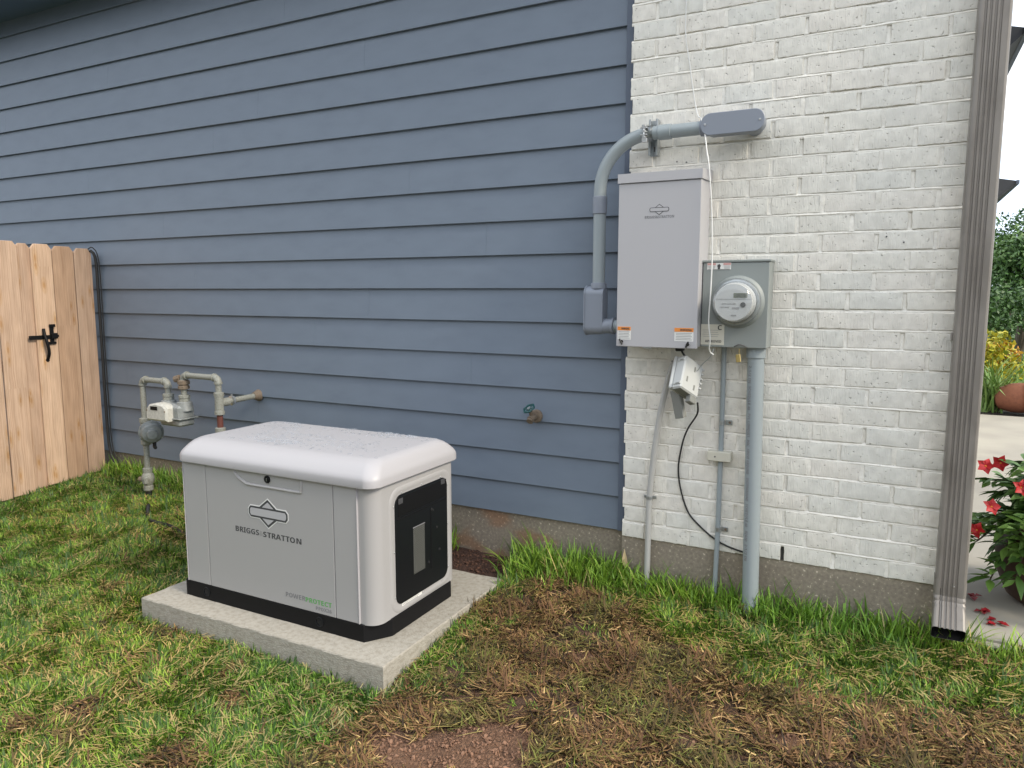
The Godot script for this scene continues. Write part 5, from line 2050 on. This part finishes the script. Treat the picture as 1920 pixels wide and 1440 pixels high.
func make_fence() -> void:
	var x := -4.15
	var t := thing("wooden_gate", "unpainted wooden plank gate between fence and siding", "gate", Vector3(x, -0.15, 0.7))
	var edges := [[0.045, 0.178, 0.0, 1.541, 4], [0.181, 0.336, 0.0, 1.548, 2], [0.339, 0.486, 0.004, 1.556, 1], [0.476, 0.580, -0.014, 1.556, 4], [0.572, 0.722, 0.004, 1.566, 3], [0.726, 0.868, 0.0, 1.560, 0], [0.872, 1.014, 0.002, 1.562, 1], [1.018, 1.160, 0.0, 1.556, 2], [1.164, 1.306, 0.0, 1.560, 3], [1.310, 1.452, 0.0, 1.558, 0], [1.456, 1.598, 0.0, 1.560, 4], [1.602, 1.744, 0.0, 1.560, 1], [1.748, 1.89, 0.0, 1.556, 2], [1.894, 2.036, 0.0, 1.560, 3]]
	var xf := Transform3D(Basis(Vector3(0, 0, -1), Vector3(0, 1, 0), Vector3(1, 0, 0)), Vector3(x - 0.016, 0, 0))
	for q in edges:
		var a: float = -q[1] + 0.0012
		var b: float = -q[0] - 0.0012
		var yb := ground_y(x, (q[0] + q[1]) * 0.5) - 0.02 + 0.035
		var yt: float = q[3]
		var e := 0.026
		var s := Soup.new()
		s.prism(PackedVector2Array([Vector2(a, yb), Vector2(b, yb), Vector2(b, yt - e * 1.3), Vector2(b - e, yt), Vector2(a + e, yt), Vector2(a, yt - e * 1.3)]), xf.translated(Vector3(q[2], 0, 0)), 0.016, 0.0025)
		part("plank", s, M["wood_%d" % q[4]], t, 20.0)
	for y in [0.05, 0.72, 1.32]:
		var s := Soup.new()
		s.box(Vector3(x - 0.051, y, 1.04), Vector3(0.036, 0.088, 1.98), 0.003)
		part("rail", s, M.wood_2, t)
	var s := Soup.new()
	s.box(Vector3(x - 0.075, 0.66, 0.09), Vector3(0.085, 1.72, 0.085), 0.004)
	part("post", s, M.wood_2, t)
	# black iron latch
	s = Soup.new()
	s.box(Vector3(x + 0.008, 0.905, 0.455), Vector3(0.006, 0.028, 0.175), 0.001)
	var latch := part("latch", s, M.black_plastic, t)
	s = Soup.new()
	s.tube(smooth_path([Vector3(x + 0.014, 0.965, 0.442), Vector3(x + 0.022, 0.93, 0.444), Vector3(x + 0.040, 0.87, 0.440), Vector3(x + 0.036, 0.80, 0.428), Vector3(x + 0.012, 0.752, 0.424)], 0.015), 0.0105, 8)
	s.lathe([Vector2(0.014, 0), Vector2(0.012, 0.006), Vector2(0, 0.008)], Transform3D(Basis(Vector3(0, 0, 1), -PI / 2), Vector3(x + 0.004, 0.742, 0.424)), 10)
	part("thumb_pull", s, M.black_plastic, latch)
	s = Soup.new()
	s.box(Vector3(x + 0.010, 0.925, 0.385), Vector3(0.012, 0.135, 0.026), 0.002)
	s.box(Vector3(x + 0.016, 0.985, 0.382), Vector3(0.014, 0.020, 0.040), 0.002)
	s.box(Vector3(x + 0.020, 0.912, 0.375), Vector3(0.022, 0.040, 0.044), 0.003)
	s.box(Vector3(x + 0.012, 0.862, 0.385), Vector3(0.012, 0.018, 0.052), 0.002)
	s.box(Vector3(x + 0.012, 0.910, 0.352), Vector3(0.012, 0.016, 0.028), 0.002)
	part("catch", s, M.black_plastic, latch)
	# black cables run down beside the gate
	s = Soup.new()
	s.tube(smooth_path([Vector3(-4.20, 1.50, 0.060), Vector3(-4.145, 1.525, 0.050), Vector3(-4.125, 1.46, 0.030), Vector3(-4.125, 1.22, 0.026), Vector3(-4.125, 0.8, 0.026), Vector3(-4.125, 0.4, 0.028), Vector3(-4.12, 0.10, 0.028), Vector3(-4.09, -0.02, 0.03), Vector3(-4.02, -0.10, 0.045), Vector3(-3.92, -0.20, 0.06)], 0.03), 0.011, 8)
	single("gate_cable", s, M.black_rubber, Vector3(-4.1, -0.2, 0.03), "black cable running down the edge of the wooden gate", "cable")
	s = Soup.new()
	s.tube(smooth_path([Vector3(-4.19, 1.53, 0.055), Vector3(-4.13, 1.55, 0.045), Vector3(-4.105, 1.47, 0.022), Vector3(-4.105, 1.20, 0.016), Vector3(-4.106, 0.8, 0.017), Vector3(-4.104, 0.4, 0.017), Vector3(-4.10, 0.12, 0.018), Vector3(-4.07, -0.01, 0.02), Vector3(-4.00, -0.09, 0.030), Vector3(-3.90, -0.20, 0.04)], 0.03), 0.0042, 8)
	single("thin_gate_cable", s, M.black_rubber, Vector3(-4.08, -0.2, 0.02), "thin black wire beside the thicker cable at the wooden gate", "wire")


# ---------------------------------------------------------------- plants
func leaf_mesh(length: float, width: float, cols: Array, sd: int) -> ArrayMesh:
	# pointed oval leaf, folded along its rib, tip drooping; local x along the leaf
	var r := RandomNumberGenerator.new()
	r.seed = sd
	var s := Soup.new()
	s.tinted = true
	s.tint = cols[0].lerp(cols[1], r.randf())
	var n := 5
	var prof := [0.06, 0.62, 1.0, 0.86, 0.45, 0.0]
	var droop := r.randf_range(0.10, 0.40)
	var ribs := []
	for i in n + 1:
		var u := float(i) / n
		var c := Vector3(u * length, -droop * u * u * length, 0)
		var w: float = prof[i] * width * 0.5
		ribs.append([c + Vector3(0, w * 0.35, -w), c, c + Vector3(0, w * 0.35, w)])
	for i in n:
		for k in 2:
			var a: Vector3 = ribs[i][k]
			var b: Vector3 = ribs[i][k + 1]
			var c: Vector3 = ribs[i + 1][k + 1]
			var d: Vector3 = ribs[i + 1][k]
			s.tri(a, b, c)
			if i < n - 1:
				s.tri(a, c, d)
	return s.mesh(60.0)


func flower_petal(cols: Array, sd: int) -> ArrayMesh:
	return leaf_mesh(0.038, 0.033, cols, sd)


func make_pot_plant() -> void:
	var base := Vector3(1.90, -0.2, -0.50)
	var p := thing("plant_pot", "brown glazed pot under the red flowers by the corner", "pot", base)
	var s := Soup.new()
	s.lathe([Vector2(0.13, 0.0), Vector2(0.17, 0.03), Vector2(0.215, 0.14), Vector2(0.225, 0.24), Vector2(0.205, 0.32), Vector2(0.20, 0.34), Vector2(0.225, 0.355), Vector2(0.225, 0.375), Vector2(0.195, 0.375), Vector2(0.18, 0.33)], Transform3D(Basis(), base), 32)
	part("vessel", s, M.pot_brown, p, 40.0)
	s = Soup.new()
	s.lathe([Vector2(0.185, 0.330), Vector2(0.185, 0.338), Vector2(0.0, 0.345)], Transform3D(Basis(), base), 20)
	part("earth", s, M.mulch, p)
	var t := thing("flowering_plant", "bushy green plant with red trumpet flowers beside the downspout", "plant", base + Vector3(0, 0.335, 0))
	var o := origin_of(t)
	var r := RandomNumberGenerator.new()
	r.seed = 404
	var leaves := []
	for i in 8:
		leaves.append(leaf_mesh(r.randf_range(0.072, 0.108), r.randf_range(0.030, 0.044), [Color(0.035, 0.095, 0.018), Color(0.16, 0.29, 0.05)], 500 + i))
	# stems
	var tips := []
	for k in 54:
		var a := TAU * k / 54.0 + r.randf_range(-0.2, 0.2)
		var out := r.randf_range(0.06, 0.40)
		var hgt := r.randf_range(-0.05, 0.34) * (1.0 - 0.5 * out)
		if k % 3 == 0:
			hgt = r.randf_range(-0.28, -0.05)
			out = r.randf_range(0.25, 0.40)
		var st := base + Vector3(r.randf_range(-0.08, 0.08), 0.33, r.randf_range(-0.08, 0.08))
		var tip := base + Vector3(cos(a) * out, 0.36 + hgt, sin(a) * out)
		var mid := (st + tip) * 0.5 + Vector3(0, 0.10, 0)
		var pts := smooth_path([st, mid, tip], 0.021)
		s = Soup.new()
		s.tube(pts, 0.0035, 5)
		part("stem", s, M.bark, t)
		tips.append(pts)
	var spots := []
	for pts in tips:
		for i in range(1, pts.size()):
			for e in (1 if i % 2 == 0 else 2):
				var q: Vector3 = pts[i]
				var away := q - base - Vector3(0, 0.25, 0)
				var yaw := atan2(-away.z, away.x) + r.randf_range(-1.3, 1.3)
				var lb := Basis(Vector3.UP, yaw) * Basis(Vector3(0, 0, 1), r.randf_range(-0.7, 0.6)) * Basis(Vector3.RIGHT, r.randf_range(-0.6, 0.6)) * Basis.from_scale(Vector3.ONE * r.randf_range(0.8, 1.2))
				spots.append([q.x * 0.9 - q.z, Transform3D(lb, q - o), r.randi() % leaves.size()])
	# the nearest three hundred leaves are parts; the rest behind them are one mass
	spots.sort_custom(func(x, y): return x[0] < y[0])
	for i in mini(300, spots.size()):
		var m := MeshInstance3D.new()
		m.name = "leaf"
		m.mesh = leaves[spots[i][2]]
		m.material_override = M.leafy
		m.transform = spots[i][1]
		t.add_child(m, true)
	if spots.size() > 300:
		var mm := MultiMesh.new()
		mm.transform_format = MultiMesh.TRANSFORM_3D
		mm.mesh = leaves[0]
		mm.instance_count = spots.size() - 300
		for i in spots.size() - 300:
			mm.set_instance_transform(i, spots[300 + i][1])
		var rest := MultiMeshInstance3D.new()
		rest.name = "foliage"
		rest.multimesh = mm
		rest.material_override = M.leafy
		rest.set_meta("kind", "stuff")
		t.add_child(rest)
	# flowers facing the yard
	var pet := []
	for i in 3:
		pet.append(flower_petal([Color(0.36, 0.006, 0.010), Color(0.52, 0.012, 0.014)], 600 + i))
	for q in [Vector3(1.735, 0.365, -0.335), Vector3(1.632, 0.262, -0.34), Vector3(1.605, 0.43, -0.42), Vector3(1.66, 0.455, -0.40), Vector3(1.585, 0.14, -0.36), Vector3(1.78, 0.20, -0.16), Vector3(2.05, 0.42, -0.22), Vector3(2.2, 0.3, -0.4)]:
		var f := Node3D.new()
		f.name = "flower"
		t.add_child(f, true)
		f.position = q - o
		f.basis = Basis(Vector3.UP, r.randf_range(-0.5, 0.5)) * Basis(Vector3.RIGHT, PI * 0.5 + r.randf_range(-0.6, 0.1))
		for k in 5:
			var m := MeshInstance3D.new()
			m.name = "petal"
			m.mesh = pet[k % 3]
			m.material_override = M.petal
			m.basis = Basis(Vector3.UP, TAU * k / 5.0) * Basis(Vector3(0, 0, 1), 0.35)
			f.add_child(m, true)
		var h := MeshInstance3D.new()
		h.name = "throat"
		var hs := Soup.new()
		hs.tinted = true
		hs.tint = Color(0.75, 0.32, 0.04)
		hs.lathe([Vector2(0.002, -0.02), Vector2(0.006, 0.0), Vector2(0.0, 0.006)], Transform3D(), 8)
		h.mesh = hs.mesh(40.0)
		h.material_override = M.petal
		f.add_child(h, true)
	# fallen blossoms
	for q in [[1.60, -0.197, -0.40, "farthest fallen red blossom on the concrete by the downspout"], [1.632, -0.197, -0.22, "middle fallen red blossom on the concrete by the downspout"], [1.665, -0.197, -0.13, "nearest fallen red blossom on the concrete by the downspout"]]:
		s = Soup.new()
		s.tinted = true
		for k in 6:
			s.tint = Color(0.25, 0.008, 0.012).lerp(Color(0.45, 0.02, 0.03), r.randf())
			var c := Vector3(q[0] + r.randf_range(-0.03, 0.03), q[1], q[2] + r.randf_range(-0.03, 0.03))
			var d := Vector3(r.randf_range(-1, 1), 0.0, r.randf_range(-1, 1)).normalized() * 0.022
			var e := Vector3(-d.z, 0.0, d.x) * 0.7
			s.quad(c - d + Vector3(0, 0.002, 0), c - e + Vector3(0, 0.012, 0), c + d + Vector3(0, 0.004, 0), c + e + Vector3(0, 0.010, 0))
		single("fallen_blossom", s, M.petal, Vector3(q[0], q[1], q[2]), q[3], "blossom", "fallen blossoms on the slab", 60.0)


func spray(s: Soup, r: RandomNumberGenerator, c: Vector3, rad: Vector3, n: int, size: float, cols: Array, shell := 0.55) -> void:
	for i in n:
		var d := Vector3(r.randfn(), r.randfn(), r.randfn()).normalized()
		var q := c + d * rad * pow(r.randf_range(shell * shell * shell, 1.0), 0.33)
		var u := Vector3(r.randfn(), r.randfn(), r.randfn()).normalized()
		var w := u.cross(d + Vector3(r.randfn(), r.randfn(), r.randfn()) * 0.7).normalized()
		var l := size * r.randf_range(0.6, 1.3)
		s.tint = cols[0].lerp(cols[1], r.randf())
		s.quad(q - u * l, q - w * l * 0.5, q + u * l, q + w * l * 0.5)


func make_weed() -> void:
	var r := RandomNumberGenerator.new()
	r.seed = 21
	var at := Vector3(0.245, ground_y(0.245, 0.1), 0.10)
	var t := thing("tall_weed", "single tall grass weed beside the bent grey tube", "weed", at)
	for q in [[0.4, 0.12, 0.21, 0.016, 0.9], [2.6, 0.25, 0.12, 0.011, 0.7], [5.0, 0.3, 0.14, 0.010, 1.0], [3.9, 0.5, 0.10, 0.009, 0.6]]:
		var s := Soup.new()
		s.tinted = true
		blade(s, Vector3.ZERO, q[0], q[1], q[2], q[3], q[4], Color(0.10, 0.22, 0.03).lerp(Color(0.17, 0.30, 0.05), r.randf()))
		s.shift(at)
		part("blade", s, M.grassy, t, 60.0)
	var l := MeshInstance3D.new()
	l.name = numbered("dry_leaf")
	l.mesh = leaf_mesh(0.115, 0.030, [Color(0.52, 0.40, 0.22), Color(0.55, 0.43, 0.25)], 77)
	l.material_override = M.dead_grassy
	add_child(l)
	l.position = Vector3(0.058, -0.185, 0.078)
	l.basis = Basis(Vector3(0, 0, 1), 1.75) * Basis(Vector3.RIGHT, 1.5)
	tag(l, "dry tan leaf propped against the foundation at the siding corner", "leaf")


func make_background() -> void:
	var r := RandomNumberGenerator.new()
	r.seed = 808
	# strap-leaved clump at the edge of the bed
	for q in [[2.28, -7.05, 0.62, "arching strap-leaved plant in the bed across the driveway"], [3.6, -7.6, 0.6, "second strap-leaved plant farther along the garden bed"]]:
		var t := thing("strap_leaf_plant", q[3], "plant", Vector3(q[0], -0.22, q[1]), "plants in the bed across the drive")
		var s := Soup.new()
		s.tinted = true
		for i in 130:
			var a := r.randf_range(0, TAU)
			blade(s, Vector3(q[0] + r.randf_range(-0.12, 0.12), 0.0, q[1] + r.randf_range(-0.12, 0.12)), a, r.randf_range(0.1, 0.5), r.randf_range(0.5, 0.95), r.randf_range(0.014, 0.024), r.randf_range(0.6, 2.0), Color(0.10, 0.20, 0.045).lerp(Color(0.24, 0.36, 0.10), r.randf()))
		for i in s.p.size():
			s.p[i].y -= 0.22
		part("leaves", s, M.leafy, t, 0.0)
		var cs := Soup.new()
		cs.lathe([Vector2(0.09, 0.0), Vector2(0.05, 0.10), Vector2(0.0, 0.12)], Transform3D(Basis(), Vector3(q[0], -0.22, q[1])), 10)
		part("crown", cs, M.bark, t)
	# terracotta pot lying on its side
	var p := thing("tipped_pot", "terracotta pot lying on its side in the planting bed", "pot", Vector3(2.62, -0.22, -6.95))
	var s := Soup.new()
	var xf := Transform3D(Basis(Vector3.UP, -0.4) * Basis(Vector3(0, 0, 1), -PI / 2 + 0.12), Vector3(2.33, -0.05, -7.02))
	s.lathe([Vector2(0.09, 0.0), Vector2(0.13, 0.03), Vector2(0.175, 0.16), Vector2(0.18, 0.26), Vector2(0.165, 0.33), Vector2(0.19, 0.34), Vector2(0.19, 0.39), Vector2(0.165, 0.39), Vector2(0.14, 0.10), Vector2(0.0, 0.08)], xf, 28)
	part("vessel", s, M.terracotta, p, 40.0)
	# yellow shrub
	for q in [[2.45, -9.2, 0.42, "yellow green shrub in front of the dark trees"], [3.9, -9.8, 0.5, "larger yellow shrub farther along the lawn"]]:
		var t := thing("yellow_shrub", q[3], "shrub", Vector3(q[0], -0.23, q[1]), "yellow shrubs on the far lawn")
		s = Soup.new()
		s.tinted = true
		for k in 7:
			spray(s, r, Vector3(q[0] + r.randf_range(-0.25, 0.25), 0.30 + r.randf_range(-0.2, 0.22), q[1] + r.randf_range(-0.25, 0.25)), Vector3(0.26, 0.22, 0.26), 160, 0.045, [Color(0.16, 0.22, 0.02), Color(0.60, 0.50, 0.03)] if k > 1 else [Color(0.5, 0.20, 0.03), Color(0.62, 0.40, 0.04)], 0.3)
		part("crown", s, M.leafy, t, 0.0)
		for k in 5:
			s = Soup.new()
			var a := TAU * k / 5.0
			s.tube([Vector3(q[0], -0.25, q[1]), Vector3(q[0] + cos(a) * 0.18, 0.3, q[1] + sin(a) * 0.18)], 0.012, 6)
			part("stem", s, M.bark, t)
	# rounded evergreen shrubs along the far side of the lawn
	for q in [[3.0, -11.6, 0.85, 1.5, "dark rounded shrub behind the yellow shrub"], [4.3, -12.4, 0.9, 1.6, "dark shrub beside the slim tree across the lawn"], [2.5, -13.2, 0.9, 1.9, "tall dark shrub at the edge of the house wing"], [5.8, -13.0, 1.0, 1.7, "last dark shrub at the right of the lawn"]]:
		var t := thing("evergreen_shrub", q[4], "shrub", Vector3(q[0], -0.23, q[1]), "evergreen shrubs across the lawn")
		s = Soup.new()
		s.tinted = true
		for k in 16:
			var d := Vector3(r.randfn(), absf(r.randfn()) * 0.9 - 0.2, r.randfn()).normalized()
			spray(s, r, Vector3(q[0], q[3] * 0.42, q[1]) + d * Vector3(q[2] * 0.6, q[3] * 0.36, q[2] * 0.6), Vector3(0.36, 0.30, 0.36), 210, 0.042, [Color(0.018, 0.052, 0.012), Color(0.075, 0.16, 0.035)], 0.3)
		part("crown", s, M.leafy, t, 0.0)
		for k in 3:
			s = Soup.new()
			s.tube([Vector3(q[0], -0.25, q[1]), Vector3(q[0] + cos(k * 2.1) * 0.25, q[3] * 0.6, q[1] + sin(k * 2.1) * 0.25)], 0.025, 6)
			part("stem", s, M.bark, t)
	# trees behind
	for q in [[3.35, -14.0, 2.5, 0.9, 0.0, "slim tree with a low crown nearest behind the yellow shrub"], [4.0, -19.5, 3.3, 1.4, 0.4, "dark tree with a loose top behind the downspout"], [6.3, -20.0, 3.6, 1.7, 0.2, "broad green tree right of the downspout trees"], [2.9, -24.0, 3.5, 1.6, 0.0, "dense dark tree farthest back behind the house wing"], [8.6, -22.0, 4.2, 1.9, 0.3, "tall tree at the far right of the lawn"]]:
		var t := thing("garden_tree", q[5], "tree", Vector3(q[0], -0.23, q[1]), "trees across the lawn")
		var hgt: float = q[2]
		s = Soup.new()
		s.tube(smooth_path([Vector3(q[0], -0.3, q[1]), Vector3(q[0] + 0.05, hgt * 0.25, q[1]), Vector3(q[0] - 0.05, hgt * 0.7, q[1])], 0.2), 0.08, 10, true, [])
		var tr := part("trunk", s, M.bark, t)
		for k in 5:
			s = Soup.new()
			var a := TAU * k / 5.0 + 0.4
			s.tube([Vector3(q[0], hgt * 0.3, q[1]), Vector3(q[0] + cos(a) * q[3] * 0.6, hgt * 0.75, q[1] + sin(a) * q[3] * 0.6)], 0.03, 6)
			part("limb", s, M.bark, tr)
		s = Soup.new()
		s.tinted = true
		var low: float = 0.9 if q[4] < 0.1 else 0.5
		for k in 30:
			var d := Vector3(r.randfn(), r.randfn(), r.randfn()).normalized()
			var c := Vector3(q[0], lerpf(low, hgt, 0.55), q[1]) + d * Vector3(q[3] * 0.75, (hgt - low) * 0.45, q[3] * 0.75) * r.randf_range(0.4, 1.0)
			var dark := r.randf()
			spray(s, r, c, Vector3(0.36, 0.28, 0.36) * (q[3] / 1.1), 190, 0.055, [Color(0.02, 0.06, 0.015).lerp(Color(0.05, 0.11, 0.03), dark), Color(0.06, 0.14, 0.03).lerp(Color(0.15, 0.26, 0.07), dark)], 0.3)
		part("crown", s, M.leafy, t, 0.0)


# ---------------------------------------------------------------- light and camera
func make_light() -> void:
	var cam := Camera3D.new()
	cam.name = "camera"
	cam.fov = 55.0
	cam.near = 0.05
	cam.far = 400.0
	cam.position = Vector3(1.2035, 1.2277, 3.5416)
	cam.rotation = Vector3(-0.1247, 0.4797, 0.0006)
	add_child(cam)
	cam.current = true

	# bright overcast sky with thin broken cloud
	var n := FastNoiseLite.new()
	n.seed = 4
	n.frequency = 1.7
	n.fractal_octaves = 5
	var w := 512
	var h := 256
	var im := Image.create(w, h, false, Image.FORMAT_RGBF)
	for y in h:
		var el := PI * 0.5 - PI * (y + 0.5) / h
		for x in w:
			var az := TAU * (x + 0.5) / w
			var d := Vector3(cos(el) * sin(az), sin(el), cos(el) * cos(az))
			var f := smoothstep(-0.25, 0.30, n.get_noise_3d(d.x, d.y * 2.2, d.z))
			var c := Color(0.68, 0.78, 0.92).lerp(Color(1.0, 0.99, 0.98), f)
			if el < 0.0:
				c = Color(0.28, 0.27, 0.22)
			im.set_pixel(x, y, c)
	var pm := PanoramaSkyMaterial.new()
	pm.panorama = ImageTexture.create_from_image(im)
	var sky := Sky.new()
	sky.sky_material = pm
	var env := Environment.new()
	env.background_mode = Environment.BG_SKY
	env.sky = sky
	env.background_energy_multiplier = 1.0
	env.tonemap_mode = Environment.TONE_MAPPER_LINEAR
	env.tonemap_exposure = 2.08
	env.sdfgi_enabled = true
	env.ssao_enabled = true
	env.ssil_enabled = true
	var we := WorldEnvironment.new()
	we.name = "environment"
	we.environment = env
	add_child(we)

	# the sun behind thin cloud: high, from the open side to the right
	var sun := DirectionalLight3D.new()
	sun.name = "sun"
	sun.light_energy = 0.5
	sun.light_angular_distance = 16.0
	sun.light_color = Color(1.0, 0.95, 0.86)
	sun.shadow_enabled = true
	add_child(sun)
	sun.look_at_from_position(Vector3(0.95, 0.78, 0.12) * 10.0, Vector3.ZERO)


func _ready() -> void:
	make_light()
	rng.seed = 1
	bump_noise.seed = 17
	bump_noise.frequency = 0.01
	bump_noise.fractal_octaves = 3
	font_bold = SystemFont.new()
	font_bold.font_names = PackedStringArray(["Droid Sans"])
	font_bold.font_weight = 700
	font_plain = SystemFont.new()
	font_plain.font_names = PackedStringArray(["Droid Sans"])
	make_materials()
	make_ground()
	make_siding()
	make_brick_wall()
	make_eaves()
	make_neighbour()
	make_downspout()
	make_pad()
	make_generator()
	make_transfer_switch()
	make_meter()
	make_conduits()
	make_telecom()
	make_gas_meter()
	make_faucet()
	make_fence()
	make_pot_plant()
	make_weed()
	make_background()
	make_grass()
